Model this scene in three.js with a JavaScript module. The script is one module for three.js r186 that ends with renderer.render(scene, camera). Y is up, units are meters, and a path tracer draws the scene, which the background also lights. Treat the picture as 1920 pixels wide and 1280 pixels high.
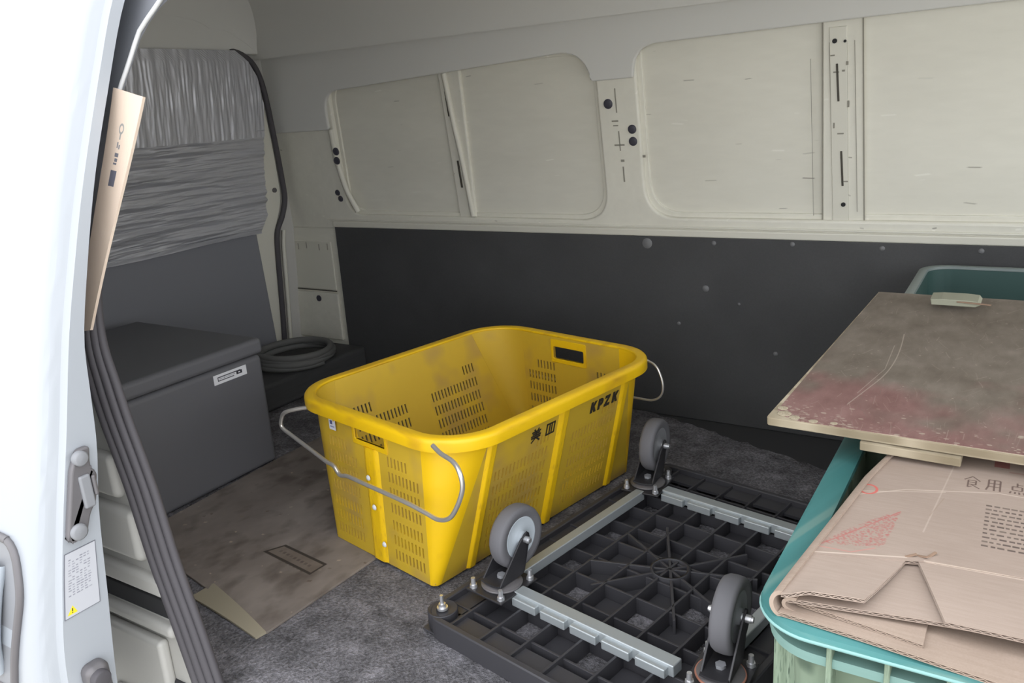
import * as THREE from 'three';
import { RoundedBoxGeometry } from 'three/addons/geometries/RoundedBoxGeometry.js';
import { mergeGeometries, toCreasedNormals } from 'three/addons/utils/BufferGeometryUtils.js';
import { FontLoader } from 'three/addons/loaders/FontLoader.js';
import { TextGeometry } from 'three/addons/geometries/TextGeometry.js';

// ---------------------------------------------------------------- camera, sky, exposure
// x runs along the van towards its front, -z is the far side wall, the cargo floor is y = 0 (metres)
const scene = new THREE.Scene();
const camera = new THREE.PerspectiveCamera(45.45, 1.5, 0.02, 200);
camera.position.set(0, 0.852, 0);
camera.up.set(-0.09409, 0.9576, -0.2723);
camera.lookAt(-0.52216, 0.852 - 0.28034, -0.80545);
scene.add(camera);
const SKY = new THREE.Color().setRGB(0.97, 1.0, 1.04);
scene.background = SKY;                                  // evenly overcast sky
scene.environment = null;
scene.backgroundIntensity = 1.0;
const renderer = new THREE.WebGLRenderer({ antialias: true });
renderer.toneMapping = THREE.LinearToneMapping;
renderer.toneMappingExposure = 2.95;
renderer.outputColorSpace = THREE.SRGBColorSpace;
renderer.shadowMap.enabled = true;

// ---------------------------------------------------------------- helpers
let seed = 7;
const rnd = () => { seed = (seed + 0x6D2B79F5) | 0; let t = Math.imul(seed ^ (seed >>> 15), 1 | seed); t = (t + Math.imul(t ^ (t >>> 7), 61 | t)) ^ t; return ((t ^ (t >>> 14)) >>> 0) / 4294967296; };
const rr = (a, b) => a + (b - a) * rnd();
const hash = (x, y) => { let h = Math.imul(x, 374761393) + Math.imul(y, 668265263); h = Math.imul(h ^ (h >>> 13), 1274126177); return ((h ^ (h >>> 16)) >>> 0) / 4294967296; };
function vnoise(x, y, p = 0) {
  const xi = Math.floor(x), yi = Math.floor(y), fx = x - xi, fy = y - yi, s = (t) => t * t * (3 - 2 * t), w = (i) => (p ? ((i % p) + p) % p : i);
  const a = hash(w(xi), w(yi)), b = hash(w(xi + 1), w(yi)), c = hash(w(xi), w(yi + 1)), d = hash(w(xi + 1), w(yi + 1)), u = s(fx), v = s(fy);
  return a + (b - a) * u + (c - a) * v + (a - b - c + d) * u * v;
}
const fbm = (x, y, o = 4, p = 0) => { let s = 0, a = 0.5, n = 0; for (let i = 0; i < o; i++) { s += a * vnoise(x, y, p); n += a; x *= 2; y *= 2; if (p) p *= 2; a *= 0.5; } return s / n; };
const lerp = (a, b, t) => a + (b - a) * t, clamp = (x, a = 0, b = 1) => Math.min(b, Math.max(a, x));
function interp(x, xs, ys) { if (x <= xs[0]) return ys[0]; for (let i = 1; i < xs.length; i++) if (x <= xs[i]) return lerp(ys[i - 1], ys[i], (x - xs[i - 1]) / (xs[i] - xs[i - 1])); return ys[ys.length - 1]; }
const used = new Map();
function numbered(n) { const k = used.get(n) || 0; used.set(n, k + 1); return k ? n + '_' + String(k).padStart(3, '0') : n; }
function mesh(name, geo, mat, parent = scene) {
  const m = new THREE.Mesh(Array.isArray(geo) ? merge(geo) : geo, mat);
  m.name = numbered(name); m.castShadow = m.receiveShadow = true; parent.add(m); return m;
}
function tag(o, label, category, group) { o.userData.label = label; if (category) o.userData.category = category; if (group) o.userData.group = group; return o; }
function thing(name, label, category, pos = [0, 0, 0], turn = 0, group) { const g = new THREE.Group(); g.name = numbered(name); g.position.set(...pos); g.rotation.y = turn; scene.add(g); g.userData.kind = 'thing'; return tag(g, label, category, group); }
function struct(name, label) { const g = new THREE.Group(); g.name = numbered(name); scene.add(g); g.userData.kind = 'structure'; if (label) g.userData.label = label; return g; }
function part(name, parent, pos = [0, 0, 0]) { const g = new THREE.Group(); g.name = numbered(name); g.position.set(...pos); parent.add(g); return g; }
function merge(list) {
  const out = list.map((g) => { const q = g.index ? g.toNonIndexed() : g; if (!q.attributes.uv) q.setAttribute('uv', new THREE.BufferAttribute(new Float32Array(q.attributes.position.count * 2), 2)); for (const k of Object.keys(q.attributes)) if (!['position', 'normal', 'uv'].includes(k)) q.deleteAttribute(k); return q; });
  return mergeGeometries(out);
}
const V = (x, y, z) => new THREE.Vector3(x, y, z);
const box = (w, h, d, x = 0, y = 0, z = 0, r = 0.002, seg = 2) => { const g = new RoundedBoxGeometry(w, h, d, seg, Math.min(r, w * 0.49, h * 0.49, d * 0.49)); g.translate(x, y, z); return g; };
const cyl = (r0, r1, h, x = 0, y = 0, z = 0, n = 24) => { const g = new THREE.CylinderGeometry(r1, r0, h, n); g.translate(x, y, z); return g; };
const lathe = (pts, n = 32) => new THREE.LatheGeometry(pts.map((p) => new THREE.Vector2(p[0], p[1])), n);
const tube = (pts, r, n = 60, k = 10, closed = false, tension = 0.5) => new THREE.TubeGeometry(new THREE.CatmullRomCurve3(pts.map((p) => (p.isVector3 ? p : V(...p))), closed, 'catmullrom', tension), n, r, k, closed);
// a thick sheet over a parametric surface
function sheet(fn, nu, nv, t, uvf) {
  const P = [], N = [], e = 1e-4;
  for (let j = 0; j <= nv; j++) for (let i = 0; i <= nu; i++) {
    const u = i / nu, v = j / nv, p = fn(u, v);
    const du = fn(Math.min(1, u + e), v).sub(fn(Math.max(0, u - e), v)), dv = fn(u, Math.min(1, v + e)).sub(fn(u, Math.max(0, v - e)));
    P.push(p); N.push(du.cross(dv).normalize());
  }
  const pos = [], uv = [], idx = [], W = nu + 1;
  const put = (p, u, v) => { pos.push(p.x, p.y, p.z); const q = uvf ? uvf(p, u, v) : [u, v]; uv.push(q[0], q[1]); return pos.length / 3 - 1; };
  const back = (k) => P[k].clone().addScaledVector(N[k], -t);
  for (let k = 0; k < P.length; k++) put(P[k], (k % W) / nu, Math.floor(k / W) / nv);
  const o = P.length;
  for (let k = 0; k < P.length; k++) put(back(k), (k % W) / nu, Math.floor(k / W) / nv);
  for (let j = 0; j < nv; j++) for (let i = 0; i < nu; i++) { const a = j * W + i, b = a + 1, c = a + W, d = c + 1; idx.push(a, b, d, a, d, c, o + a, o + d, o + b, o + a, o + c, o + d); }
  const rim = []; for (let i = 0; i < nu; i++) rim.push(i); for (let j = 0; j < nv; j++) rim.push(j * W + nu); for (let i = nu; i > 0; i--) rim.push(nv * W + i); for (let j = nv; j > 0; j--) rim.push(j * W);
  for (let k = 0; k < rim.length; k++) { const a = rim[k], b = rim[(k + 1) % rim.length], f = (q) => [(q % W) / nu, Math.floor(q / W) / nv]; const i0 = put(P[a], ...f(a)), i1 = put(P[b], ...f(b)), i2 = put(back(a), ...f(a)), i3 = put(back(b), ...f(b)); idx.push(i0, i2, i1, i1, i2, i3); }
  const g = new THREE.BufferGeometry();
  g.setAttribute('position', new THREE.Float32BufferAttribute(pos, 3)); g.setAttribute('uv', new THREE.Float32BufferAttribute(uv, 2)); g.setIndex(idx); g.computeVertexNormals(); return g;
}
// rings of equal length, joined; the first and last ring are joined too when looped
function loft(rings, looped = false, closed = true) {
  const n = rings[0].length, pos = [], uv = [], idx = [];
  rings.forEach((r, j) => { let s = 0; r.forEach((p, i) => { if (i) s += p.distanceTo(r[i - 1]); pos.push(p.x, p.y, p.z); uv.push(s, p.y + j * 0.013); }); });
  const J = looped ? rings.length : rings.length - 1, I = closed ? n : n - 1;
  for (let j = 0; j < J; j++) for (let i = 0; i < I; i++) { const a = j * n + i, b = j * n + (i + 1) % n, c = ((j + 1) % rings.length) * n + i, d = ((j + 1) % rings.length) * n + (i + 1) % n; idx.push(a, b, d, a, d, c); }
  const g = new THREE.BufferGeometry(); g.setAttribute('position', new THREE.Float32BufferAttribute(pos, 3)); g.setAttribute('uv', new THREE.Float32BufferAttribute(uv, 2)); g.setIndex(idx); g.computeVertexNormals(); return g;
}
function rrect(hx, hz, r, k = 8) {                      // rounded rectangle, [x, z, nx, nz] around
  const out = [];
  [[1, 1, 0], [-1, 1, 1], [-1, -1, 2], [1, -1, 3]].forEach(([sx, sz, q]) => { for (let i = 0; i <= k; i++) { const a = (q + i / k) * Math.PI / 2; out.push([sx * (hx - r) + r * Math.cos(a), sz * (hz - r) + r * Math.sin(a), Math.cos(a), Math.sin(a)]); } });
  return out;
}
const shape = (pts) => { const s = new THREE.Shape(); pts.forEach((p, i) => (i ? s.lineTo(p[0], p[1]) : s.moveTo(p[0], p[1]))); s.closePath(); return s; };
const hole = (pts) => { const s = new THREE.Path(); pts.forEach((p, i) => (i ? s.lineTo(p[0], p[1]) : s.moveTo(p[0], p[1]))); s.closePath(); return s; };
function rpoly(pts, k = 6) {                            // polygon with corner radii [x, y, r]
  const out = [], n = pts.length;
  pts.forEach((p, i) => {
    const r = p[2] || 0, a = pts[(i + n - 1) % n], b = pts[(i + 1) % n];
    if (!r) { out.push([p[0], p[1]]); return; }
    const va = new THREE.Vector2(a[0] - p[0], a[1] - p[1]).normalize(), vb = new THREE.Vector2(b[0] - p[0], b[1] - p[1]).normalize();
    for (let j = 0; j <= k; j++) { const t = j / k, A = [p[0] + va.x * r, p[1] + va.y * r], B = [p[0] + vb.x * r, p[1] + vb.y * r]; out.push([(1 - t) ** 2 * A[0] + 2 * t * (1 - t) * p[0] + t * t * B[0], (1 - t) ** 2 * A[1] + 2 * t * (1 - t) * p[1] + t * t * B[1]]); }
  });
  return out;
}
const extrude = (s, depth, bevel = 0, seg = 2) => new THREE.ExtrudeGeometry(s, { depth: depth - 2 * bevel, bevelEnabled: bevel > 0, bevelThickness: bevel, bevelSize: bevel, bevelOffset: -bevel, bevelSegments: seg, curveSegments: 10 }).translate(0, 0, bevel);

// ---------------------------------------------------------------- textures and materials
function dtex(w, h, fn, { srgb = true, repeat = [1, 1] } = {}) {
  const d = new Uint8Array(w * h * 4);
  for (let y = 0; y < h; y++) for (let x = 0; x < w; x++) { const c = fn(x / w, y / h, x, y), k = (y * w + x) * 4; for (let i = 0; i < 3; i++) d[k + i] = clamp(Array.isArray(c) ? c[i] : c, 0, 255); d[k + 3] = 255; }
  const t = new THREE.DataTexture(d, w, h); t.wrapS = t.wrapT = THREE.RepeatWrapping; t.magFilter = THREE.LinearFilter; t.minFilter = THREE.LinearMipmapLinearFilter; t.generateMipmaps = true; if (srgb) t.colorSpace = THREE.SRGBColorSpace; t.repeat.set(...repeat); t.needsUpdate = true; return t;
}
function ctex(w, h, draw) { const c = document.createElement('canvas'); c.width = w; c.height = h; const x = c.getContext('2d'); draw(x, w, h); const t = new THREE.CanvasTexture(c); t.colorSpace = THREE.SRGBColorSpace; t.magFilter = THREE.LinearFilter; return t; }
const std = (o) => new THREE.MeshStandardMaterial(o), phys = (o) => new THREE.MeshPhysicalMaterial(o);
const mul = (c, k) => c.map((v) => v * k);
function speckle(ctx, w, h, n, cols, lo, hi, thin = 0.35) { for (let i = 0; i < n; i++) { ctx.fillStyle = cols[Math.floor(rnd() * cols.length)]; ctx.globalAlpha = rr(0.15, 0.7); ctx.save(); ctx.translate(rnd() * w, rnd() * h); ctx.rotate(rr(-0.5, 0.5)); const l = rr(lo, hi); ctx.fillRect(-l / 2, -l * thin / 2, l, Math.max(1, l * thin)); ctx.restore(); } ctx.globalAlpha = 1; }

const creamMap = ctex(1024, 1024, (c, w, h) => {
  const im = c.createImageData(w, h);
  for (let y = 0; y < h; y++) for (let x = 0; x < w; x++) { const n = fbm(x / 110, y / 110, 4) * 10 - 5 + fbm(x / 14, y / 14, 2) * 5, k = (y * w + x) * 4; im.data[k] = 219 + n; im.data[k + 1] = 216 + n; im.data[k + 2] = 203 + n; im.data[k + 3] = 255; }
  c.putImageData(im, 0, 0); speckle(c, w, h, 50, ['#8b877a', '#a19d90', '#77736a'], 2, 9, 0.35); speckle(c, w, h, 60, ['#f2f0e6'], 3, 12, 0.4);
});
creamMap.wrapS = creamMap.wrapT = THREE.RepeatWrapping;
const carpetMap = dtex(512, 512, (u, v, x, y) => { const n = fbm(u * 14, v * 14, 4, 14), f = vnoise(u * 128, v * 128, 128), g = hash(x, y); const b = 72 + n * 62 + (f - 0.5) * 44 + (g - 0.5) * 34; return [b * 1.0, b * 0.98, b * 1.02]; });
const carpetBump = dtex(512, 512, (u, v, x, y) => 90 * vnoise(u * 128, v * 128, 128) + 120 * hash(x, y), { srgb: false });
const blackMap = dtex(512, 512, (u, v, x, y) => { const n = fbm(u * 8, v * 8, 4, 8), b = 63 + n * 12 + (hash(x, y) - 0.5) * 5; return [b, b, b * 1.01]; });
const yellowMap = dtex(512, 512, (u, v) => { const n = fbm(u * 7, v * 7, 4, 7), d = clamp((fbm(u * 16 + 9, v * 16, 3, 16) - 0.56) * 2.2); return [238 - d * 34 - n * 8, 194 - d * 36 - n * 10, 16 + d * 22]; });
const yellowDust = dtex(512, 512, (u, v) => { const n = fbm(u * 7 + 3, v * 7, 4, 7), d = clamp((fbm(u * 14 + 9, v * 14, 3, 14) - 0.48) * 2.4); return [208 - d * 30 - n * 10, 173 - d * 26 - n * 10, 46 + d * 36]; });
const tealMap = dtex(512, 512, (u, v) => { const n = fbm(u * 12, v * 12, 4, 12), d = clamp((fbm(u * 20 + 5, v * 20, 3, 20) - 0.6) * 5); return [lerp(50 + n * 28, 130, d * 0.5), lerp(103 + n * 34, 148, d * 0.5), lerp(102 + n * 34, 138, d * 0.5)]; });
const dustyMap = dtex(512, 512, (u, v) => { const n = fbm(u * 9, v * 9, 4, 9), d = clamp((fbm(u * 26 + 5, v * 26, 3, 26) - 0.6) * 4); return [lerp(104 + n * 40, 60, d), lerp(120 + n * 40, 76, d), lerp(100 + n * 40, 62, d)]; });
const fibre = (b, amp = 1) => (u, v, x, y) => { const n = (fbm(u * 10, v * 10, 3, 10) - 0.5) * 18 * amp + (vnoise(u * 24, v * 256) - 0.5) * 8 * amp + (hash(x, y) - 0.5) * 6; return [b[0] + n, b[1] + n, b[2] + n]; };
const kraftMap = dtex(512, 512, fibre([160, 142, 128]));
const woodEdge = dtex(256, 256, (u, v, x, y) => { const n = (vnoise(u * 40, v * 14) - 0.5) * 50; const l = Math.floor(v * 40) % 2 ? -16 : 8; return [164 + n + l, 152 + n + l, 130 + n + l]; });

const M = {
  cream: std({ map: creamMap, roughness: 0.5 }),
  creamPlain: std({ color: new THREE.Color('#d6d3c6'), roughness: 0.45 }),
  scuff: std({ color: new THREE.Color('#4a463e'), roughness: 0.8 }),
  markGrey: std({ color: new THREE.Color('#8f8b80'), roughness: 0.8 }),  // grey of the seam lines and scuff marks
  headliner: std({ color: new THREE.Color('#d3d2cd'), roughness: 0.95 }),
  black: std({ map: blackMap, color: new THREE.Color('#ffffff'), roughness: 0.8 }),
  hazedBlackBox: std({ color: new THREE.Color('#66666a'), roughness: 0.55 }),  // black box made greyer: lens haze put into its colour
  rubber: std({ color: new THREE.Color('#4b484c'), roughness: 0.65 }),
  hole: std({ color: new THREE.Color('#2a2a2c'), roughness: 0.9 }),
  plug: std({ color: new THREE.Color('#3d3c46'), roughness: 0.5 }),
  rivet: std({ color: new THREE.Color('#6f6f70'), roughness: 0.5 }),
  carpet: std({ map: carpetMap, bumpMap: carpetBump, bumpScale: 0.004, roughness: 1 }),
  subfloor: std({ color: new THREE.Color('#3a3a3c'), roughness: 0.8 }),
  paint: phys({ color: new THREE.Color('#a3a7ad'), roughness: 0.35, clearcoat: 0.6, clearcoatRoughness: 0.15 }),
  body: std({ color: new THREE.Color('#b9b7b2'), roughness: 0.5 }),
  yellow: std({ map: yellowMap, roughness: 0.42 }),
  yellowDull: std({ map: yellowDust, roughness: 0.55 }),
  chrome: std({ color: new THREE.Color('#d8d4d0'), metalness: 0.75, roughness: 0.28 }),
  steel: std({ color: new THREE.Color('#d5d5d8'), metalness: 0.8, roughness: 0.35 }),
  rail: std({ color: new THREE.Color('#b4babd'), metalness: 0.55, roughness: 0.45 }),
  deck: std({ color: new THREE.Color('#3b3a3e'), roughness: 0.5 }),
  tyre: std({ color: new THREE.Color('#656468'), roughness: 0.75 }),
  hub: std({ color: new THREE.Color('#b9c1c9'), roughness: 0.45 }),
  hubDark: std({ color: new THREE.Color('#85868a'), roughness: 0.5 }),
  fork: std({ color: new THREE.Color('#2f2e31'), roughness: 0.4 }),
  rust: std({ color: new THREE.Color('#9c6a58'), roughness: 0.8 }),
  teal: std({ map: tealMap, roughness: 0.5 }),
  dusty: std({ map: dustyMap, roughness: 0.7 }),
  tealWornLit: std({ color: new THREE.Color('#7fa9a6'), roughness: 0.5 }),  // paler teal: wear plus the bevel highlight put into the colour
  greenBand: std({ color: new THREE.Color('#6f8f88'), roughness: 0.6 }),
  darkGreen: std({ color: new THREE.Color('#34504c'), roughness: 0.6 }),
  greyRim: std({ color: new THREE.Color('#76807e'), roughness: 0.5 }),
  kraft: std({ map: kraftMap, roughness: 0.9 }),
  kraftDark: std({ color: new THREE.Color('#8a7260'), roughness: 0.95 }),
  plyEdge: std({ map: woodEdge, roughness: 0.9 }),
  foil: std({ color: new THREE.Color('#c6c6cb'), metalness: 0.5, roughness: 0.4 }),
  hazedRearTrim: std({ color: new THREE.Color('#808086'), roughness: 0.7 }),  // black trim raised to mid grey, imitating lens veil in the colour
  pillar: std({ color: new THREE.Color('#7b7d83'), roughness: 0.7 }),
  hose: std({ color: new THREE.Color('#666664'), roughness: 0.7 }),
  white: std({ color: new THREE.Color('#d9dade'), roughness: 0.5 }),
  paleBlock: std({ color: new THREE.Color('#91917f'), roughness: 0.8 }),
  ink: std({ color: new THREE.Color('#2a2418'), roughness: 0.8 }),
  concrete: std({ color: new THREE.Color('#bdbab3'), roughness: 0.95 }),
  metalDark: std({ color: new THREE.Color('#6d6a6c'), metalness: 0.3, roughness: 0.5 }),
};

// ================================================================ THE VAN BODY
// ---- ground outside
{ const g = new THREE.CircleGeometry(40, 48); g.rotateX(-Math.PI / 2); g.translate(0, -0.66, 0); const m = mesh('ground', g, M.concrete); m.userData.kind = 'structure'; }

// ---- floor
{
  const f = struct('floor', 'dark cargo floor under grey felt carpet');
  mesh('floor_plate', box(3.3, 0.05, 1.42, -0.6, -0.032, -1.335, 0.004), M.subfloor, f);
  const pts = [[-2.2, -0.64], [0.6, -0.64], [0.6, -1.42], [-0.325, -1.8], [-0.6, -1.9], [-0.843, -1.985], [-2.2, -1.985]];
  const edge = []; pts.forEach((p, i) => { const q = pts[(i + 1) % pts.length]; const n = i >= 2 && i <= 4 ? 14 : 1; for (let k = 0; k < n; k++) { const t = k / n, j = n > 1 && k ? rr(-0.007, 0.007) : 0; edge.push([lerp(p[0], q[0], t), -(lerp(p[1], q[1], t) + j)]); } });
  const g = extrude(shape(edge), 0.0075, 0.0015); g.rotateX(-Math.PI / 2); g.translate(0, -0.0075, 0);
  const uv = g.attributes.uv; for (let i = 0; i < uv.count; i++) uv.setXY(i, uv.getX(i) * 2.2, uv.getY(i) * 2.2);
  mesh('carpet', g, M.carpet, f);
}

// ---- far side wall: steel skin with two recessed bays, black lower panel
const TILT = Math.atan(0.14), CT = Math.cos(TILT), S = (y) => (y - 0.49) / CT;      // wall-frame height of a world height
const farWall = struct('wall_far', 'cream painted steel side wall with two large recessed bays');
function wallFrame(parent) { const g = new THREE.Group(); g.name = numbered('upper_wall'); g.position.set(0, 0.49, -2.0); g.rotation.x = TILT; parent.add(g); return g; }
const W = wallFrame(farWall);
{
  mesh('outer_skin', box(3.3, 0.9, 0.03, -0.6, 0.44, -0.034, 0.003), M.cream, W);
  const bay1 = rpoly([[-1.9, S(0.535), 0.07], [-0.957, S(0.53), 0.085], [-0.957, S(0.97), 0.09], [-1.87, S(0.95), 0.06]], 10);
  const bay2 = rpoly([[-0.846, S(0.54), 0.09], [0.75, S(0.54), 0.05], [0.75, S(1.2), 0.05], [-0.846, S(1.2), 0.05]], 10);
  const s = shape([[-2.25, -0.005], [1.02, -0.005], [1.02, 0.8], [-2.25, 0.8]]);
  s.holes.push(hole(bay1), hole(bay2));
  mesh('inner_frame', extrude(s, 0.018, 0.006, 3).translate(0, 0, -0.018), M.cream, W);
  // second pressed step inside each bay
  const step = (pts, inset) => { const cx = pts.reduce((a, p) => a + p[0], 0) / pts.length, cy = pts.reduce((a, p) => a + p[1], 0) / pts.length; const hx = Math.max(...pts.map((p) => Math.abs(p[0] - cx))), hy = Math.max(...pts.map((p) => Math.abs(p[1] - cy))); return pts.map((p) => [cx + (p[0] - cx) * (1 - inset / hx), cy + (p[1] - cy) * (1 - inset / hy)]); };
  for (const b of [bay1, bay2]) { const o = shape(step(b, -0.004)); o.holes.push(hole(step(b, 0.012))); mesh('bay_step', extrude(o, 0.008, 0.002).translate(0, 0, -0.021), M.cream, W); }
  // ledge crease under the bays and a hem at the bottom edge
  mesh('ledge_crease', box(2.9, 0.006, 0.006, -0.55, S(0.517), 0.001, 0.0028), M.creamPlain, W);
  mesh('lower_hem', box(2.95, 0.02, 0.01, -0.5, S(0.502), 0.001, 0.004), M.creamPlain, W);
  // rib across the rear bay
  const rib = shape([[-1.455, S(0.53)], [-1.395, S(0.53)], [-1.372, S(0.99)], [-1.45, S(0.99)]]);
  mesh('window_rib', extrude(rib, 0.012, 0.004).translate(0, 0, -0.021), M.cream, W);
  const bead = tube([[-1.404, S(0.535), -0.008], [-1.41, S(0.7), -0.006], [-1.42, S(0.83), -0.006], [-1.428, S(0.98), -0.008]], 0.008, 24, 8); mesh('rib_bead', bead, M.creamPlain, W);
  for (const [y, h, x] of [[0.86, 0.07, -1.432], [0.66, 0.08, -1.428]]) mesh('rib_slot', box(0.006, h, 0.004, x, S(y), -0.0085, 0.001).translate(0, 0, 0), M.scuff, W);
  // light flange at the rear edge of the rear bay
  mesh('bay_flange', tube([[-1.892, S(0.81), 0.001], [-1.895, S(0.72), 0.001], [-1.882, S(0.62), 0.001], [-1.852, S(0.545), 0.001]], 0.009, 24, 8), M.creamPlain, W);
  // pillar strip with slots in the front bay
  mesh('strip_plate', extrude(shape([[-0.408, S(0.532)], [-0.318, S(0.532)], [-0.332, S(1.0)], [-0.412, S(1.0)]]), 0.012, 0.003).translate(0, 0, -0.021), M.cream, W);
  mesh('strip_channel', extrude(shape([[-0.385, S(0.536)], [-0.35, S(0.536)], [-0.362, S(0.96)], [-0.398, S(0.96)]]), 0.004, 0.0015).translate(0, 0, -0.0105), M.creamPlain, W);
  for (const [xa, ya, xb, yb, w] of [[-0.408, 0.536, -0.412, 0.975, 0.0022], [-0.3165, 0.536, -0.3305, 0.975, 0.0028], [-0.3835, 0.54, -0.397, 0.93, 0.0016], [-0.351, 0.54, -0.362, 0.93, 0.0016], [-0.332, 0.56, -0.346, 0.93, 0.001], [-0.428, 0.55, -0.436, 0.9, 0.001]]) { const L = Math.hypot(xb - xa, S(yb) - S(ya)), g = box(w, L, 0.0012, 0, 0, 0, 0.0003, 1); g.rotateZ(-Math.atan2(xb - xa, S(yb) - S(ya))); g.translate((xa + xb) / 2, (S(ya) + S(yb)) / 2, -0.0075); mesh('strip_seam', g, M.markGrey, W); }
  for (const [y, x, h] of [[0.846, -0.3785, 0.08], [0.659, -0.3665, 0.08]]) { const g = box(0.0045, h, 0.0022, 0, 0, 0, 0.001, 1); g.rotateZ(0.055); g.translate(x, S(y), -0.006); mesh('strip_slot', g, M.scuff, W); }
  for (const [x, y, r] of [[-0.386, 0.932, 0.005], [-0.362, 0.577, 0.005], [-0.365, 0.93, 0.003]]) { const g = cyl(r, r, 0.002, 0, 0, 0, 14); g.rotateX(Math.PI / 2); g.translate(x, S(y), -0.0055); mesh('bolt_hole', g, M.hole, W); }
  // short scuffs beside the slots and on the door pillar
  for (const [x, y, w, h] of [[-0.39, 0.903, 0.009, 0.003], [-0.382, 0.868, 0.012, 0.003], [-0.367, 0.87, 0.006, 0.004], [-0.371, 0.737, 0.014, 0.003], [-0.385, 0.755, 0.003, 0.012], [-0.358, 0.63, 0.01, 0.003], [-0.356, 0.8, 0.004, 0.014], [-0.36, 0.885, 0.005, 0.008]]) mesh('scuff', box(w, h, 0.001, x, S(y), -0.0062, 0.0004, 1), M.markGrey, W);
  for (const [x, y, w, h] of [[-0.905, 0.84, 0.003, 0.06], [-0.904, 0.74, 0.003, 0.05], [-0.9, 0.655, 0.004, 0.04], [-0.912, 0.79, 0.018, 0.004], [-0.911, 0.779, 0.014, 0.003], [-0.905, 0.73, 0.028, 0.004], [-0.9, 0.69, 0.01, 0.006], [-0.84, 0.7, 0.008, 0.006]]) mesh('scuff', box(w, h, 0.001, x, S(y), 0.0006, 0.0004, 1), M.markGrey, W);
  // round plugs: one and a pair on the door pillar, two pairs at the rear bay
  for (const [x, y, r] of [[-0.927, 0.833, 0.0125], [-0.867, 0.768, 0.0115], [-0.867, 0.738, 0.0115], [-1.884, 0.742, 0.0125], [-1.889, 0.713, 0.0125], [-1.925, 0.608, 0.01], [-1.917, 0.588, 0.01]]) { const g = lathe([[0, 0.004], [r * 0.5, 0.0042], [r * 0.9, 0.003], [r, 0.0005], [r, -0.001]], 20); g.rotateX(Math.PI / 2); g.translate(x, S(y), 0.0); if (x < -1.87 && x > -1.9) g.translate(0, 0, 0.008); mesh('plug', g, M.plug, W); }
}
{
  mesh('lower_skin', box(3.3, 0.55, 0.03, -0.6, 0.225, -2.021, 0.003), M.cream, farWall);
  const p = shape(rpoly([[-1.972, -0.006], [1.0, -0.006], [1.0, 0.492], [-1.968, 0.492]]));
  mesh('lower_panel', extrude(p, 0.009, 0.002).translate(0, 0, -2.002), M.black, farWall);
  for (const [x, y, r] of [[-0.846, 0.473, 0.014], [-0.666, 0.479, 0.006], [-0.473, 0.482, 0.006], [-0.274, 0.479, 0.006], [-0.078, 0.48, 0.006], [-0.687, 0.36, 0.009], [-0.506, 0.203, 0.006], [-0.76, 0.261, 0.005], [-0.6, 0.325, 0.004]]) { const g = lathe([[0, 0.0025], [r * 0.6, 0.0022], [r, 0], [r, -0.001]], 16); g.rotateX(Math.PI / 2); g.translate(x, y, -1.993); mesh('rivet', g, M.rivet, farWall); }
  // rear corner post below the headliner: folded steps, a seam and a hole
  mesh('post_step', box(0.2, 0.17, 0.006, -2.105, 0.355, -2.004, 0.003), M.creamPlain, farWall);
  mesh('post_plate', box(0.21, 0.168, 0.01, -2.105, 0.176, -2.002, 0.003), M.cream, farWall);
  mesh('post_seam', box(0.2, 0.004, 0.002, -2.1, 0.268, -1.9985, 0.0008, 1), M.scuff, farWall);
  { const g = cyl(0.011, 0.011, 0.003, 0, 0, 0, 16); g.rotateX(Math.PI / 2); g.translate(-2.09, 0.238, -1.996); mesh('plug', g, M.plug, farWall); }
  for (const [x, y] of [[-2.16, 0.42], [-2.12, 0.425], [-2.06, 0.42], [-2.02, 0.423]]) mesh('scuff', box(0.003, 0.022, 0.0015, x, y, -1.9995, 0.0005, 1), M.markGrey, farWall);
}

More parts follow.
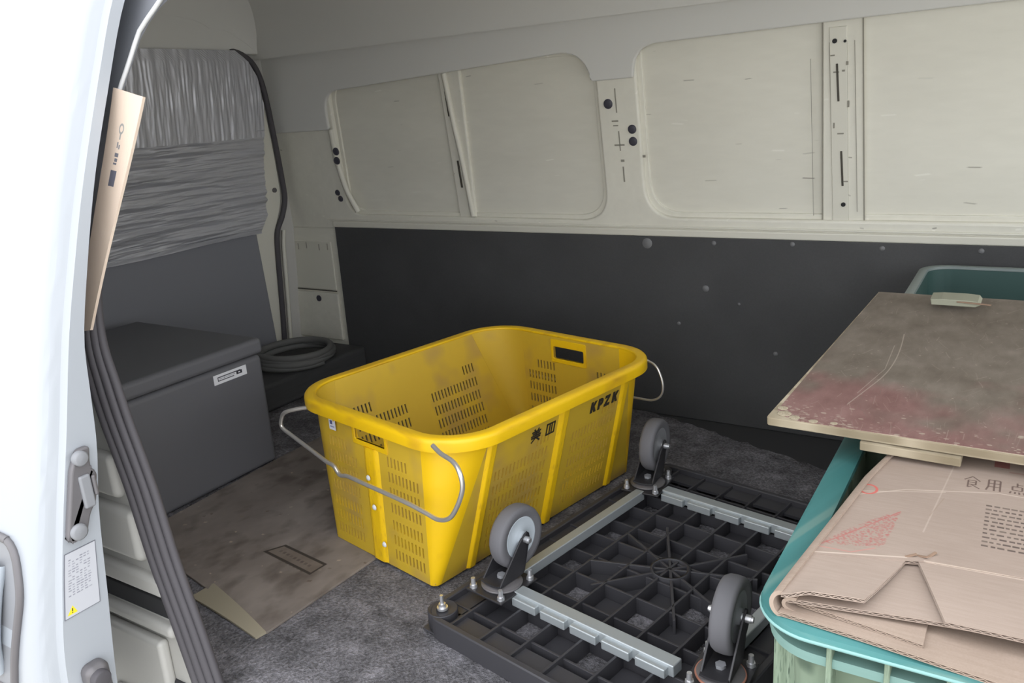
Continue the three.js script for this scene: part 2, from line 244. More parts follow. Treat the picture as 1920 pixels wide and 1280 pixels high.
// ---- ceiling: headliner with cut-outs over the bays, bending into the roof
{
  const c = struct('ceiling', 'grey padded headliner of the cargo bay');
  const H = new THREE.Group(); H.name = 'side_lining'; H.position.set(0, 0.49, -2.0); H.rotation.x = TILT; c.add(H);
  const pts = rpoly([[-2.2, S(0.807), 0], [-1.895, S(0.809), 0.012], [-1.884, S(0.922), 0.06], [-1.43, S(0.944), 0], [-0.978, S(0.968), 0.075], [-0.964, S(0.891), 0.008], [-0.85, S(0.892), 0.006], [-0.842, S(0.965), 0.06], [-0.3, S(0.974), 0], [1.02, S(0.985), 0], [1.02, S(1.06), 0], [-2.2, S(1.06), 0]], 10);
  mesh('lining_edge', extrude(shape(pts), 0.012, 0.004, 3).translate(0, 0, -0.002), M.headliner, H);

  const prof = [[-1.915, 1.04], [-1.9, 1.12], [-1.86, 1.2], [-1.79, 1.265], [-1.7, 1.3], [-1.55, 1.315], [-1.3, 1.32], [-1.05, 1.31], [-0.93, 1.28], [-0.87, 1.22]];
  const cur = new THREE.CatmullRomCurve3(prof.map((p) => V(0, p[1], p[0])));
  mesh('roof_lining', sheet((u, v) => { const p = cur.getPoint(v); return V(lerp(-2.2, 1.02, u), p.y, p.z); }, 8, 40, -0.03), M.headliner, c);
  // rounded corner between the side lining and the rear part
  const fr = 0.16;
  mesh('corner_fillet', sheet((u, v) => { const q = lerp(0.0, 0.97, v), f2 = fr * clamp(v / 0.3) ** 0.7 + 0.002, p = cur.getPoint(q), a = cur.getPoint(Math.max(0, q - 0.01)), b = cur.getPoint(Math.min(1, q + 0.01)), L = Math.hypot(b.y - a.y, b.z - a.z), n = [-(b.z - a.z) / L, (b.y - a.y) / L], w = Math.PI / 2 * u, o = f2 * (1 - Math.sin(w)) + 0.001; return V(-2.094 + f2 * (1 - Math.cos(w)), p.y + n[0] * o, p.z + n[1] * o); }, 12, 40, 0.004), M.headliner, c);
  // rear part above the tailgate
  const rear = shape([[0.93, 1.05], [1.93, 1.05], [1.9, 1.13], [1.86, 1.2], [1.79, 1.265], [1.7, 1.31], [1.3, 1.33], [0.95, 1.3], [0.93, 1.2]]);
  const g = extrude(rear, 0.03, 0.004); g.rotateY(Math.PI / 2); g.translate(-2.125, 0, 0); mesh('rear_lining', g, M.headliner, c);
  const rc = shape([[1.93, 0.81], [2.0, 0.81], [1.95, 1.1], [1.86, 1.1], [1.88, 1.0]]);
  const g2 = extrude(rc, 0.02, 0.004); g2.rotateY(Math.PI / 2); g2.translate(-2.155, 0, 0); mesh('corner_lining', g2, M.headliner, c);
}

// ---- near side wall behind the opening, with the header above the opening
const zNear = (y) => interp(y, [-0.1, 0.5, 0.58, 0.8, 0.9, 1.02, 1.2, 1.3], [-0.63, -0.635, -0.64, -0.68, -0.715, -0.77, -0.87, -0.93]);
const xEdge = (y) => interp(y, [-0.05, 0, 0.13, 0.2, 0.34, 0.44, 0.54, 0.62, 0.8, 0.92, 0.98, 1.02, 1.045], [-1.03, -1.033, -1.065, -1.085, -1.112, -1.14, -1.157, -1.15, -1.105, -1.076, -1.062, -1.025, -0.96]);
{
  const w = struct('wall_near', 'pale body side behind the open sliding doorway');
  mesh('pillar_cover', sheet((u, v) => { const y = lerp(0.5, 1.045, v); return V(lerp(-2.22, xEdge(y), u), y, zNear(y)); }, 10, 30, 0.004), M.pillar, w);
  mesh('side_panel', sheet((u, v) => { const y = lerp(-0.05, 0.5, v); return V(lerp(-2.22, xEdge(y), u), y, zNear(y)); }, 10, 48, 0.012), M.body, w);
  mesh('added_corner_post', box(0.03, 1.25, 0.22, -2.215, 0.6, -0.74, 0.006), M.body, w);  // unseen post, added to stop light leaking in at the rear corner
  mesh('header', sheet((u, v) => { const y = lerp(1.045, 1.3, v); return V(lerp(-2.22, 1.02, u), y, zNear(y)); }, 8, 12, 0.004), M.pillar, w);
  // sill under the floor edge
  mesh('door_sill', box(2.4, 0.3, 0.05, -0.05, -0.2, -0.625, 0.01), M.body, w);
  // rail channel and pressed shapes low on the body side
  mesh('rail_shelf', box(0.7, 0.035, 0.03, -1.42, 0.17, -0.6335, 0.01, 3), M.body, w);
  mesh('rail_channel', box(0.7, 0.034, 0.012, -1.42, 0.128, -0.6335, 0.003), M.hole, w);
  mesh('rail_lip', box(0.7, 0.024, 0.03, -1.42, 0.092, -0.6335, 0.01, 3), M.body, w);
  mesh('body_bulge', box(0.58, 0.09, 0.03, -1.4, 0.25, -0.6335, 0.014, 4), M.body, w);
  const k = box(0.2, 0.075, 0.03, -1.24, 0.345, -0.636, 0.012, 4); mesh('body_boss', k, M.body, w);
  mesh('lower_panel', box(0.6, 0.14, 0.02, -1.4, 0.0, -0.622, 0.008), M.body, w);
}
// rubber seal on the edge of the doorway: three ribs side by side
{
  const t = struct('trim_1', 'ribbed dark rubber seal along the rear edge of the doorway');
  [[0.0, 0.008, 0.006], [0.0135, 0.0075, 0.003], [0.026, 0.0075, -0.002], [0.037, 0.0065, -0.008]].forEach(([dx, r, dz]) => {
    const pts = []; for (let y = -0.22; y <= 0.665; y += 0.055) pts.push(V(xEdge(y) + dx * clamp((0.68 - y) / 0.2, 0.12, 1) + (y < 0 ? -y * 0.22 : 0), y, zNear(y) + dz));
    mesh('seal_rib', tube(pts, r, 80, 10), M.rubber, t);
  });
  const up = []; for (const y of [0.86, 0.9, 0.925, 0.953, 0.98, 1.003, 1.02, 1.034]) up.push(V(xEdge(y) + 0.004, y, zNear(y) + 0.004)); up.push(V(-0.9, 1.045, zNear(1.045)), V(-0.6, 1.05, zNear(1.05)), V(0.5, 1.05, zNear(1.05)));
  mesh('upper_seal', tube(up, 0.0032, 90, 8), std({ color: new THREE.Color('#c9c9c9'), roughness: 0.5 }), t);
}

// ---- rear end: tailgate with frame and lower trim; it leans forward towards the roof
const lean = (y) => 0.1 * Math.max(0, y - 0.1);
const leaned = (g) => { const p = g.attributes.position; for (let i = 0; i < p.count; i++) p.setX(i, p.getX(i) + lean(p.getY(i))); g.computeVertexNormals(); return g; };
{
  const w = struct('wall_rear', 'closed tailgate with grey painted frame and black lower trim greyed with painted haze');
  const g = extrude(shape([[0.83, 0.0], [2.0, 0.0], [2.0, 1.07], [0.83, 1.07]]), 0.03); g.rotateY(Math.PI / 2); g.translate(-2.245, 0, 0); mesh('tailgate_skin', leaned(g), M.body, w);
  const side = shape(rpoly([[1.811, 0.5], [1.845, 0.3], [1.872, 0.09], [1.9, 0.09], [1.903, 0.25], [1.904, 0.48, 0.05], [1.948, 0.59, 0.05], [1.923, 0.79, 0.05], [1.88, 1.0, 0.06], [1.759, 1.07], [1.796, 0.62]], 8));
  const f = extrude(side, 0.014, 0.004, 3); f.rotateY(Math.PI / 2); f.translate(-2.213, 0, 0); mesh('tailgate_frame', leaned(f), M.creamPlain, w);
  const low = extrude(shape(rpoly([[0.84, 0.05], [1.878, 0.05, 0.01], [1.823, 0.502, 0.01], [0.84, 0.512]])), 0.016, 0.004, 2); low.rotateY(Math.PI / 2); low.translate(-2.212, 0, 0); mesh('lower_trim', leaned(low), M.hazedRearTrim, w);
  const c = [[1.066, -1.7], [1.064, -1.76], [1.05, -1.818], [1.014, -1.868], [0.94, -1.899], [0.79, -1.927], [0.66, -1.947], [0.59, -1.953], [0.535, -1.936], [0.488, -1.91], [0.42, -1.904], [0.247, -1.905], [0.09, -1.904]];
  mesh('tailgate_seal', tube(c.map((p, i) => V(-2.192 + lean(p[0]) - [0.03, 0.012][i] || -2.192 + lean(p[0]), p[0], p[1])), 0.009, 90, 10), M.rubber, w);
  mesh('seal_lip', tube(c.slice(9).map((p) => V(-2.19 + lean(p[0]), p[0], p[1] - 0.026)), 0.007, 50, 8), M.creamPlain, w);
  const b = cyl(0.008, 0.008, 0.006, 0, 0, 0, 12); b.rotateZ(Math.PI / 2); b.translate(-2.144, 0.625, -1.915); mesh('screw', b, M.metalDark, w);
  mesh('sill_step', box(0.32, 0.085, 0.64, -2.05, 0.0425, -1.67, 0.012, 3), M.black, w);
}
{
  // crinkled silver insulation sheet over the tailgate glass: pleats run upright above, level below
  const t = thing('foil_sheet', 'crinkled silver insulation foil taped over the tailgate window', 'insulation foil', [-2.19, 0.5, -1.3]);
  const right = (y) => interp(y, [0.5, 0.55, 0.7, 0.9, 0.98, 1.03, 1.065], [-1.834, -1.866, -1.868, -1.884, -1.867, -1.834, -1.778]);
  const surf = (y0, y1, fn) => (u, v) => { const y = lerp(y0, y1, v), z = lerp(-0.85, right(y), u); return V(fn(u, v, y, z) + lean(y), y - 0.5, z + 1.3); };
  const level = (u, v, y, z) => 0.006 + 0.009 * (vnoise(z * 5 + 3, y * 80) - 0.5) * (0.4 + fbm(z * 9, y * 9, 2)) * 1.6 + 0.006 * (fbm(z * 14, y * 170, 3) - 0.5);
  const upright = (u, v, y, z) => 0.01 + 0.004 * (vnoise(z * 90, y * 4 + 8) - 0.5) + 0.005 * (fbm(z * 150, y * 12, 3) - 0.5);
  const lo = mesh('lower_foil', sheet(surf(0.495, 0.82, level), 100, 300, 0.002), M.foil, t);
  const up = mesh('upper_foil', sheet(surf(0.8, 1.06, upright), 420, 40, 0.002), M.foil, t);
  for (const [y0, y1] of [[0.493, 0.505]]) mesh('tape_edge', sheet((u, v) => { const y = lerp(y0, y1, v) + 0.008 * Math.sin(u * 9) * 0.4; return V(0.012 + lean(y) + 0.002 * vnoise(u * 40, v * 3), y - 0.5, lerp(-0.85, -1.83, u) + 1.3); }, 60, 3, 0.002), M.foil, t);
}

// ================================================================ THE SLIDING DOOR (slid back outside the body)
{
  const t = thing('van_door', 'open white sliding van door with latches and warning sticker on its edge', 'van door', [-1.06, 0, -0.5]);
  const outer = [[-0.1, -0.42], [0.147, -0.427], [0.245, -0.444], [0.351, -0.469], [0.467, -0.5], [0.596, -0.533], [0.689, -0.562], [0.767, -0.588], [0.852, -0.62], [0.937, -0.654], [1.017, -0.688], [1.1, -0.735]];
  const inner = [[1.1, -0.79], [1.02, -0.739], [0.897, -0.686], [0.795, -0.646], [0.679, -0.609], [0.582, -0.583], [0.523, -0.577], [0.44, -0.569], [0.349, -0.552], [0.23, -0.538], [0.079, -0.521], [-0.1, -0.512]];
  const oC = new THREE.CatmullRomCurve3(outer.map((p) => V(0, p[0], p[1]))), iC = new THREE.CatmullRomCurve3(inner.slice().reverse().map((p) => V(0, p[0], p[1])));
  const atY = (c, y) => { let a = 0, b = 1; for (let k = 0; k < 30; k++) { const m = (a + b) / 2; if (c.getPoint(m).y < y) a = m; else b = m; } return c.getPoint(a).z; };
  const n = 48, rings = [];
  // cross-section swept along the door: hem rounds off at the leading edge (x = 0)
  const sec = (x, in1, in2) => { const r = []; for (let k = 0; k <= n; k++) { const y = lerp(-0.1, 1.1, k / n); r.push(V(x, y, atY(oC, y) - in1 + 0.5)); } for (let k = n; k >= 0; k--) { const y = lerp(-0.1, 1.1, k / n); r.push(V(x, y, atY(iC, y) + in2 + 0.5)); } return r; };
  const M1 = 0.03;
  rings.push(sec(-1.0, 0, 0), sec(-0.06, 0, 0), sec(-0.036, 0.0006, 0), sec(-0.026, 0.002, 0), sec(-0.018, 0.0055, 0), sec(-0.013, 0.011, 0), sec(-0.011, 0.018, 0), sec(-0.009, 0.024, 0.0), sec(-0.004, 0.0268, 0.001), sec(0, 0.029, 0.003));
  const body = loft(rings); mesh('outer_panel', toCreasedNormals(body, 0.6), M.paint, t);
  const capS = sec(0, 0.029, 0.003), capG = loft([capS.slice(0, n + 1), capS.slice(n + 1).reverse()], false, false); mesh('leading_edge', capG, M.paint, t);
  // things on the leading edge: x = 0 plane, positions as (y, z)
  const edge = (y, f) => lerp(atY(oC, y) - 0.029, atY(iC, y), f) + 0.5;
  const latch = part('latch', t);
  { const pts = [[0.445, 0.012], [0.445, 0.03], [0.42, 0.032], [0.412, 0.035], [0.405, 0.043], [0.365, 0.044], [0.352, 0.036], [0.325, 0.032], [0.32, 0.012], [0.33, 0.004], [0.42, 0.005]];
    const s = shape(rpoly(pts.map(([y, d]) => [-(lerp(atY(oC, y) - 0.027, 0, 0) + 0.5 - d), y, 0.006]), 4)); const g = extrude(s, 0.01, 0.003, 3); g.rotateY(Math.PI / 2); mesh('latch_plate', g, M.metalDark, latch);
    for (const [y, d, r] of [[0.433, 0.02, 0.0105], [0.335, 0.022, 0.0115]]) { const c = lathe([[0, 0.006], [r * 0.7, 0.0055], [r, 0.003], [r, -0.004]], 24); c.rotateZ(-Math.PI / 2); c.translate(0.011, y, edge(y, 0) - d + 0.006); mesh('latch_pin', c, M.hubDark, latch); }
    mesh('latch_catch', box(0.007, 0.048, 0.016, 0.011, 0.385, edge(0.385, 0) - 0.026, 0.004, 3), M.hubDark, latch);
    mesh('latch_claw', box(0.006, 0.03, 0.006, 0.013, 0.39, edge(0.39, 0) - 0.036, 0.003), M.metalDark, latch); }
  { const label = ctex(256, 512, (c, w, h) => {
      c.fillStyle = '#b9bac0'; c.fillRect(0, 0, w, h); c.strokeStyle = '#6f7078'; c.lineWidth = 7; c.strokeRect(2, 2, w - 4, h - 4);
      c.fillStyle = '#7d7d88'; for (let r = 0; r < 15; r++) for (let k = 0; k < 6; k++) if (rnd() > 0.2) { c.globalAlpha = rr(0.4, 0.9); c.fillRect(32 + k * 30, 56 + r * 20, rr(14, 26), 9); }
      c.globalAlpha = 1; c.fillStyle = '#e8d02c'; c.beginPath(); c.moveTo(20, h - 24); c.lineTo(92, h - 24); c.lineTo(56, h - 92); c.fill(); c.fillStyle = '#333'; c.fillRect(52, h - 70, 8, 24); c.fillRect(52, h - 40, 8, 8);
    });
    const g = sheet((u, v) => { const y = lerp(0.217, 0.308, v); return V(0.0012, y, lerp(edge(y, 0.03), edge(y, 0.78), u)); }, 6, 10, 0.001); g.attributes.uv.needsUpdate = true;
    const m = mesh('warning_sticker', g, std({ map: label, roughness: 0.4 }), t); m.userData.label = 'grey text sticker with a small yellow triangle'; }
  const low = part('lower_roller', t);
  mesh('roller_bracket', box(0.03, 0.07, 0.034, 0.008, 0.105, edge(0.11, 0.5), 0.012, 3), M.metalDark, low);
  { const c = lathe([[0, 0.006], [0.011, 0.006], [0.013, 0.003], [0.013, -0.006]], 24); c.rotateZ(-Math.PI / 2); c.translate(0.026, 0.122, edge(0.12, 0.45)); mesh('roller', c, M.rubber, low); }
  const hd = part('door_handle', t);
  { const zc = (y) => atY(oC, y) + 0.5; 
    const s = rpoly([[-0.062, 0.325, 0.03], [-0.046, 0.26, 0.02], [-0.062, 0.19, 0.03], [-0.085, 0.105, 0.02], [-0.3, 0.1, 0.03], [-0.28, 0.33, 0.03]], 8);
    const bowl = new THREE.ShapeGeometry(shape(s), 8); const p = bowl.attributes.position; for (let i = 0; i < p.count; i++) p.setZ(i, zc(p.getY(i)) + 0.003); bowl.computeVertexNormals(); mesh('handle_bowl', bowl, M.hubDark, hd);
    mesh('handle_surround', tube(s.map(([x, y]) => V(x, y, zc(y) + 0.002)), 0.006, 90, 8, true), M.metalDark, hd);
    mesh('handle_pull', tube([[-0.1, 0.29, zc(0.29) + 0.006], [-0.1, 0.25, zc(0.25) + 0.014], [-0.11, 0.18, zc(0.18) + 0.014], [-0.12, 0.13, zc(0.13) + 0.006]], 0.014, 24, 10), M.hub, hd); }
}
// ---- cardboard strip at the door edge
{
  const t = thing('cardboard_strip', 'narrow tapering beige cardboard strip with printed marks wedged at the doorway edge', 'cardboard');
  const print = ctex(256, 1024, (c, w, h) => { c.fillStyle = '#cfbcab'; c.fillRect(0, 0, w, h); for (let i = 0; i < 500; i++) { c.fillStyle = rnd() > 0.5 ? '#c5b09d' : '#d8c8b8'; c.globalAlpha = 0.3; c.fillRect(rnd() * w, rnd() * h, rr(1, 3), rr(10, 60)); }
    c.globalAlpha = 1; c.strokeStyle = '#8e8d8a'; c.lineWidth = 9; c.beginPath(); c.arc(128, 150, 18, 0, 7); c.stroke(); c.fillStyle = '#8e8d8a'; c.fillRect(122, 168, 12, 26); c.fillStyle = '#77777c'; c.fillRect(112, 205, 12, 24); c.fillRect(130, 215, 12, 18); c.fillStyle = '#66666e'; c.fillRect(108, 250, 36, 16); c.fillRect(114, 272, 28, 14); c.fillRect(108, 290, 34, 8); c.fillStyle = '#5a5a66'; c.fillRect(98, 322, 62, 66); });
  const A = [V(-1.072, 0.908, -0.7), V(-1.008, 0.892, -0.698), V(-1.113, 0.583, -0.621), V(-1.146, 0.578, -0.621)];
  const f = (u, v) => { const l = A[3].clone().lerp(A[0], v), r = A[2].clone().lerp(A[1], v); const p = l.lerp(r, u); p.z += 0.002 * Math.sin(v * 5); p.x += 0.002 * Math.sin(Math.PI * v); return p; };
  mesh('panel', sheet(f, 6, 24, 0.004), std({ map: print, roughness: 0.9 }), t);
}

// ================================================================ THINGS AT THE REAR
{
  const t = thing('storage_box', 'black storage box with a white label standing against the rear near corner', 'storage box', [-1.86, 0.001, -1.01]);
  mesh('box_body', box(0.5, 0.29, 0.6, 0.01, 0.145, 0, 0.014, 4), M.hazedBlackBox, t);
  mesh('lid', box(0.51, 0.04, 0.61, 0.01, 0.312, 0, 0.012, 4), M.hazedBlackBox, t);
  const lab = ctex(512, 128, (c, w, h) => { c.fillStyle = '#e6e6ea'; c.fillRect(0, 0, w, h); c.fillStyle = '#55555c'; c.fillRect(60, 34, 360, 14); c.fillRect(60, 80, 250, 12); c.fillRect(60, 34, 12, 56); c.fillStyle = '#33333a'; c.fillRect(350, 42, 90, 44); c.fillStyle = '#e6e6ea'; c.fillRect(380, 56, 30, 14); c.fillStyle = '#8a8a92'; for (let i = 0; i < 14; i++) c.fillRect(90 + i * 17, 56, rr(6, 13), 14); });
  const g = new THREE.PlaneGeometry(0.098, 0.024); g.rotateY(Math.PI / 2); g.translate(0.2612, 0.266, -0.197); const l = mesh('label_sticker', g, std({ map: lab, roughness: 0.4 }), t); l.userData.label = 'white printed label';
}
{
  const t = thing('coiled_hose', 'dim grey coil of hose lying on the rear sill behind the black box', 'hose', [-1.99, 0.086, -1.76]);
  const pts = []; for (let i = 0; i <= 90; i++) { const a = i / 90 * Math.PI * 6.6, k = i / 90; pts.push(V(Math.cos(a) * (0.125 - 0.012 * Math.sin(a * 0.5)), 0.014 + 0.034 * k, Math.sin(a) * (0.125 - 0.01 * k))); }
  mesh('hose_coil', tube(pts, 0.011, 300, 10), M.hose, t);
}

// ================================================================ CARDBOARD ON THE FLOOR
{
  const t = thing('flattened_cardboard', 'dirty brown flattened cardboard with a printed frame lying on the carpet', 'cardboard', [-1.3, 0, -1.05]);
  const x0 = -1.64, x1 = -1.0, z0 = -0.74, z1 = -1.66;
  const map = ctex(1024, 1024, (c, w, h) => {
    const im = c.createImageData(w, h); for (let y = 0; y < h; y++) for (let x = 0; x < w; x++) { const n = fbm(x / 90, y / 90, 4), d = clamp((fbm(x / 60 + 7, y / 60, 4) - 0.5) * 3), k = (y * w + x) * 4, m = (n - 0.5) * 34 - d * 26; im.data[k] = 128 + m; im.data[k + 1] = 119 + m; im.data[k + 2] = 113 + m; im.data[k + 3] = 255; } c.putImageData(im, 0, 0);
    const X = (x) => (x - x0) / (x1 - x0) * w, Z = (z) => h - (z0 - z) / (z0 - z1) * h;
    c.globalAlpha = 0.75; c.fillStyle = '#6a5c50'; c.strokeStyle = '#2f2924'; c.lineWidth = 7; c.beginPath(); [[-1.261, -0.963], [-1.241, -0.998], [-1.11, -0.981], [-1.113, -0.943]].forEach(([a, b], i) => (i ? c.lineTo(X(a), Z(b)) : c.moveTo(X(a), Z(b)))); c.closePath(); c.globalAlpha = 0.45; c.fill(); c.globalAlpha = 0.85; c.stroke();
    c.fillStyle = '#3c342e'; for (let r = 0; r < 2; r++) for (let k = 0; k < 9; k++) { c.globalAlpha = rr(0.2, 0.5); c.fillRect(X(-1.235) + k * 19, Z(-0.982) + r * 22 + k * 2, 11, 8); }
    c.globalAlpha = 1; speckle(c, w, h, 160, ['#5a4d42', '#b5a591', '#7b6c5d'], 3, 14, 0.5);
  });
  const mat = std({ map, roughness: 0.95 });
  const q = [[-1.047, -0.774], [-1.034, -1.05], [-1.0, -1.65], [-1.598, -1.62], [-1.6, -1.32], [-1.583, -0.93], [-1.388, -0.842]];
  const top = extrude(shape(q.map(([x, z]) => [x + 1.3, -(z + 1.05)])), 0.0045, 0.0008); top.rotateX(-Math.PI / 2); top.translate(0, 0.0005, 0);
  { const p = top.attributes.position, uv = top.attributes.uv; for (let i = 0; i < p.count; i++) uv.setXY(i, (p.getX(i) - 1.3 - x0) / (x1 - x0), (z0 - (p.getZ(i) - 1.05)) / (z0 - z1)); }
  mesh('upper_layer', top, mat, t);
  const fl = sheet((u, v) => V(lerp(-1.262, -1.048, u) + 1.3 - 0.006 * v, 0.0052 - 0.002 * v + 0.004 * Math.sin(u * 3), lerp(lerp(-0.835, -0.774, u), lerp(-0.786, -0.755, u), v) + 1.05), 14, 4, -0.004); 
  mesh('bent_flap', fl, std({ color: new THREE.Color('#948c7a'), roughness: 0.95 }), t);
}

// ================================================================ YELLOW CRATE
const font = await new FontLoader().loadAsync('fonts/droid/droid_sans_bold.typeface.json');
function slotRows(list) { return list; }
{
  const t = thing('yellow_crate', 'yellow slotted plastic crate with wire bail handles standing beside the upturned dolly', 'crate', [-0.9565, 0.006, -1.3412], THREE.MathUtils.degToRad(78.58));
  const H = 0.3, bot = { x: 0.304, z: 0.159, r: 0.014 }, topo = { x: 0.2965, z: 0.241, r: 0.092 };
  const th = 0.0032;
  // one moulded side: flat panel with slots, mapped on to the tilted side
  const sideGeo = (along, s0, s1, off0, off1, turn, holes, extra = 0, thick = th) => {
    const sh = shape([[-s0, 0], [s0, 0], [s1, 1], [-s1, 1]].map(([x, y]) => [x, y * H])); holes.forEach((h) => sh.holes.push(hole(h)));
    const g = extrude(sh, thick); const p = g.attributes.position, v = V(0, 0, 0);
    for (let i = 0; i < p.count; i++) { const k = p.getY(i) / H, o = lerp(off0, off1, k) - th + p.getZ(i) + extra; v.set(p.getX(i), p.getY(i), o).applyAxisAngle(V(0, 1, 0), turn); p.setXYZ(i, v.x, v.y, v.z); }
    g.computeVertexNormals(); return g;
  };
  const slot = (x, y, w = 0.0044, h = 0.021) => [[x - w / 2, y - h / 2], [x + w / 2, y - h / 2], [x + w / 2, y + h / 2], [x - w / 2, y + h / 2]];
  const grid = (xa, xb, ys, pitch = 0.0102) => { const out = []; ys.forEach(([y, skipL, skipR]) => { const n = Math.floor((xb - xa) / pitch); for (let i = 0; i <= n; i++) { if (i < (skipL || 0) || i > n - (skipR || 0)) continue; out.push(slot(xa + i * pitch, y)); } }); return out; };
  const rowsL = [[0.035], [0.065], [0.096], [0.127], [0.158], [0.19, 0, 0]];
  const longHoles = [...grid(-0.18, -0.035, [...rowsL, [0.222, 11, 0]]), ...grid(0.045, 0.18, [...rowsL, [0.222, 9, 0]])];
  const farHoles = [...grid(-0.18, -0.035, [...rowsL, [0.224, 0, 11]]), ...grid(0.045, 0.18, [...rowsL, [0.222, 9, 0]])];
  const handle = rpoly([[-0.046, 0.246, 0.004], [0.046, 0.246, 0.004], [0.046, 0.276, 0.004], [-0.046, 0.276, 0.004]], 3);
  const rowsS = [[0.03], [0.061], [0.092], [0.128], [0.16], [0.191], [0.222, 0, 3]];
  const shortHoles = [handle, ...grid(-0.135, -0.05, rowsS), ...grid(0.05, 0.135, rowsS)];
  const body = [
    sideGeo('x', bot.x - bot.r, topo.x - topo.r, bot.z, topo.z, 0, longHoles), sideGeo('x', bot.x - bot.r, topo.x - topo.r, bot.z, topo.z, Math.PI, farHoles),
    sideGeo('z', bot.z - bot.r, topo.z - topo.r, bot.x, topo.x, Math.PI / 2, shortHoles), sideGeo('z', bot.z - bot.r, topo.z - topo.r, bot.x, topo.x, -Math.PI / 2, shortHoles),
  ];
  for (let q = 0; q < 4; q++) {
    const sx = [1, -1, -1, 1][q], sz = [1, 1, -1, -1][q];
    body.push(sheet((u, v) => { const r = lerp(bot.r, topo.r, v), a = (q + (1 - u)) * Math.PI / 2; return V(sx * (lerp(bot.x, topo.x, v) - r) + r * Math.cos(a), v * H, sz * (lerp(bot.z, topo.z, v) - r) + r * Math.sin(a)); }, 10, 6, th, (p, u, v) => [u * 0.08, v * 0.3]));
  }
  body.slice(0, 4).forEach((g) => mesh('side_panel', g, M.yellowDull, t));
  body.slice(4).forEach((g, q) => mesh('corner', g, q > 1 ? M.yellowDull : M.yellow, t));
  mesh('bottom', box(bot.x * 2 - 0.006, 0.004, bot.z * 2 - 0.006, 0, 0.004, 0, 0.001, 1), M.yellowDull, t);
  // rolled rim
  const prof = [[-0.0035, 0.0], [-0.003, 0.0035], [0.0, 0.0055], [0.012, 0.0058], [0.0175, 0.0045], [0.0205, 0.001], [0.0212, -0.004], [0.0212, -0.019], [0.0192, -0.0195], [0.0178, -0.018], [0.0175, -0.006], [0.014, -0.002], [0, -0.0025]];
  const ring = rrect(topo.x, topo.z, topo.r, 14);
  mesh('rim', loft(prof.map(([o, y]) => ring.map(([x, z, nx, nz]) => V(x + nx * o, H + y, z + nz * o))).reverse(), true), M.yellow, t);
  // ribs: centre and end columns on the long sides, a centre column on the short ones
  const ribOn = (turn, s0, s1, w, off0, off1, y0 = 0.002, y1 = H - 0.004, deep = 0.009) => {
    const g = sheet((u, v) => { const y = lerp(y0, y1, v), k = y / H, prof2 = Math.min(1, Math.min(u, 1 - u) * 6); return V(lerp(s0, s1, k) + (u - 0.5) * w * (0.86 + 0.14 * (1 - prof2)), y, lerp(off0, off1, k) - 0.001 + deep * prof2).applyAxisAngle(V(0, 1, 0), turn); }, 14, 6, 0.0025);
    return mesh('rib', g, M.yellow, t);
  };
  for (const turn of [0, Math.PI]) { ribOn(turn, 0, 0, 0.03, bot.z, topo.z, 0.002, H - 0.02); ribOn(turn, -0.214, -0.198, 0.026, bot.z, topo.z, 0.002, H - 0.02, 0.007); ribOn(turn, 0.214, 0.198, 0.026, bot.z, topo.z, 0.002, H - 0.02, 0.007); }
  for (const turn of [Math.PI / 2, -Math.PI / 2]) ribOn(turn, 0, 0, 0.05, bot.x, topo.x, 0.002, 0.238, 0.006);
  for (const sx of [1, -1]) {
    const fr = shape(rpoly([[-0.054, 0.236, 0.004], [0.054, 0.236, 0.004], [0.054, 0.294, 0.003], [-0.054, 0.294, 0.003]], 3)); fr.holes.push(hole(handle));
    const g = extrude(fr, 0.008, 0.001); g.translate(0, 0, 0.292); g.rotateY(sx * Math.PI / 2); mesh('handle_frame', g, M.yellow, t);
  }
  // chrome bail on the near end, a plain wire bail on the far end
  const bail = [[0.21, 0.306], [0.235, 0.3], [0.27, 0.296], [0.291, 0.284], [0.294, 0.258], [0.278, 0.222], [0.255, 0.192], [0.225, 0.179], [0.19, 0.182], [0.141, 0.188], [0.042, 0.194], [-0.016, 0.196], [-0.046, 0.19], [-0.066, 0.203], [-0.096, 0.205], [-0.146, 0.213], [-0.22, 0.226], [-0.255, 0.236], [-0.252, 0.256], [-0.225, 0.278], [-0.181, 0.304], [-0.15, 0.32]];
  const bulge = (z) => -0.334 - 0.012 * clamp(1 - Math.abs(z) / 0.2);
  mesh('bail_handle', tube(bail.map(([z, y], i) => V(i < 3 ? -0.318 - i * 0.005 : i > 19 ? -0.3 : bulge(z), Math.min(y, 0.306 + (i > 19 ? -0.02 : 0)) - 0.004, z)), 0.0042, 260, 12), M.chrome, t).userData.label = 'bent chrome wire bail';
  mesh('bail_handle', tube([[0.318, 0.278, -0.1], [0.335, 0.276, 0.0], [0.345, 0.268, 0.16], [0.35, 0.262, 0.19], [0.35, 0.25, 0.212], [0.35, 0.218, 0.226], [0.35, 0.19, 0.224], [0.35, 0.172, 0.205], [0.35, 0.166, 0.17], [0.346, 0.166, 0.05], [0.344, 0.168, -0.15], [0.342, 0.18, -0.19], [0.335, 0.24, -0.2], [0.318, 0.278, -0.19]].map((p) => V(...p)), 0.0028, 200, 10), M.chrome, t);
  // white studs up the near end
  for (const [z, y] of [[-0.004, 0.178], [0.004, 0.118], [0.022, 0.044]]) { const g = lathe([[0, 0.003], [0.004, 0.0025], [0.006, 0]], 14); g.rotateZ(Math.PI / 2); g.translate(-0.309, y, z); mesh('stud', g, M.white, t); }
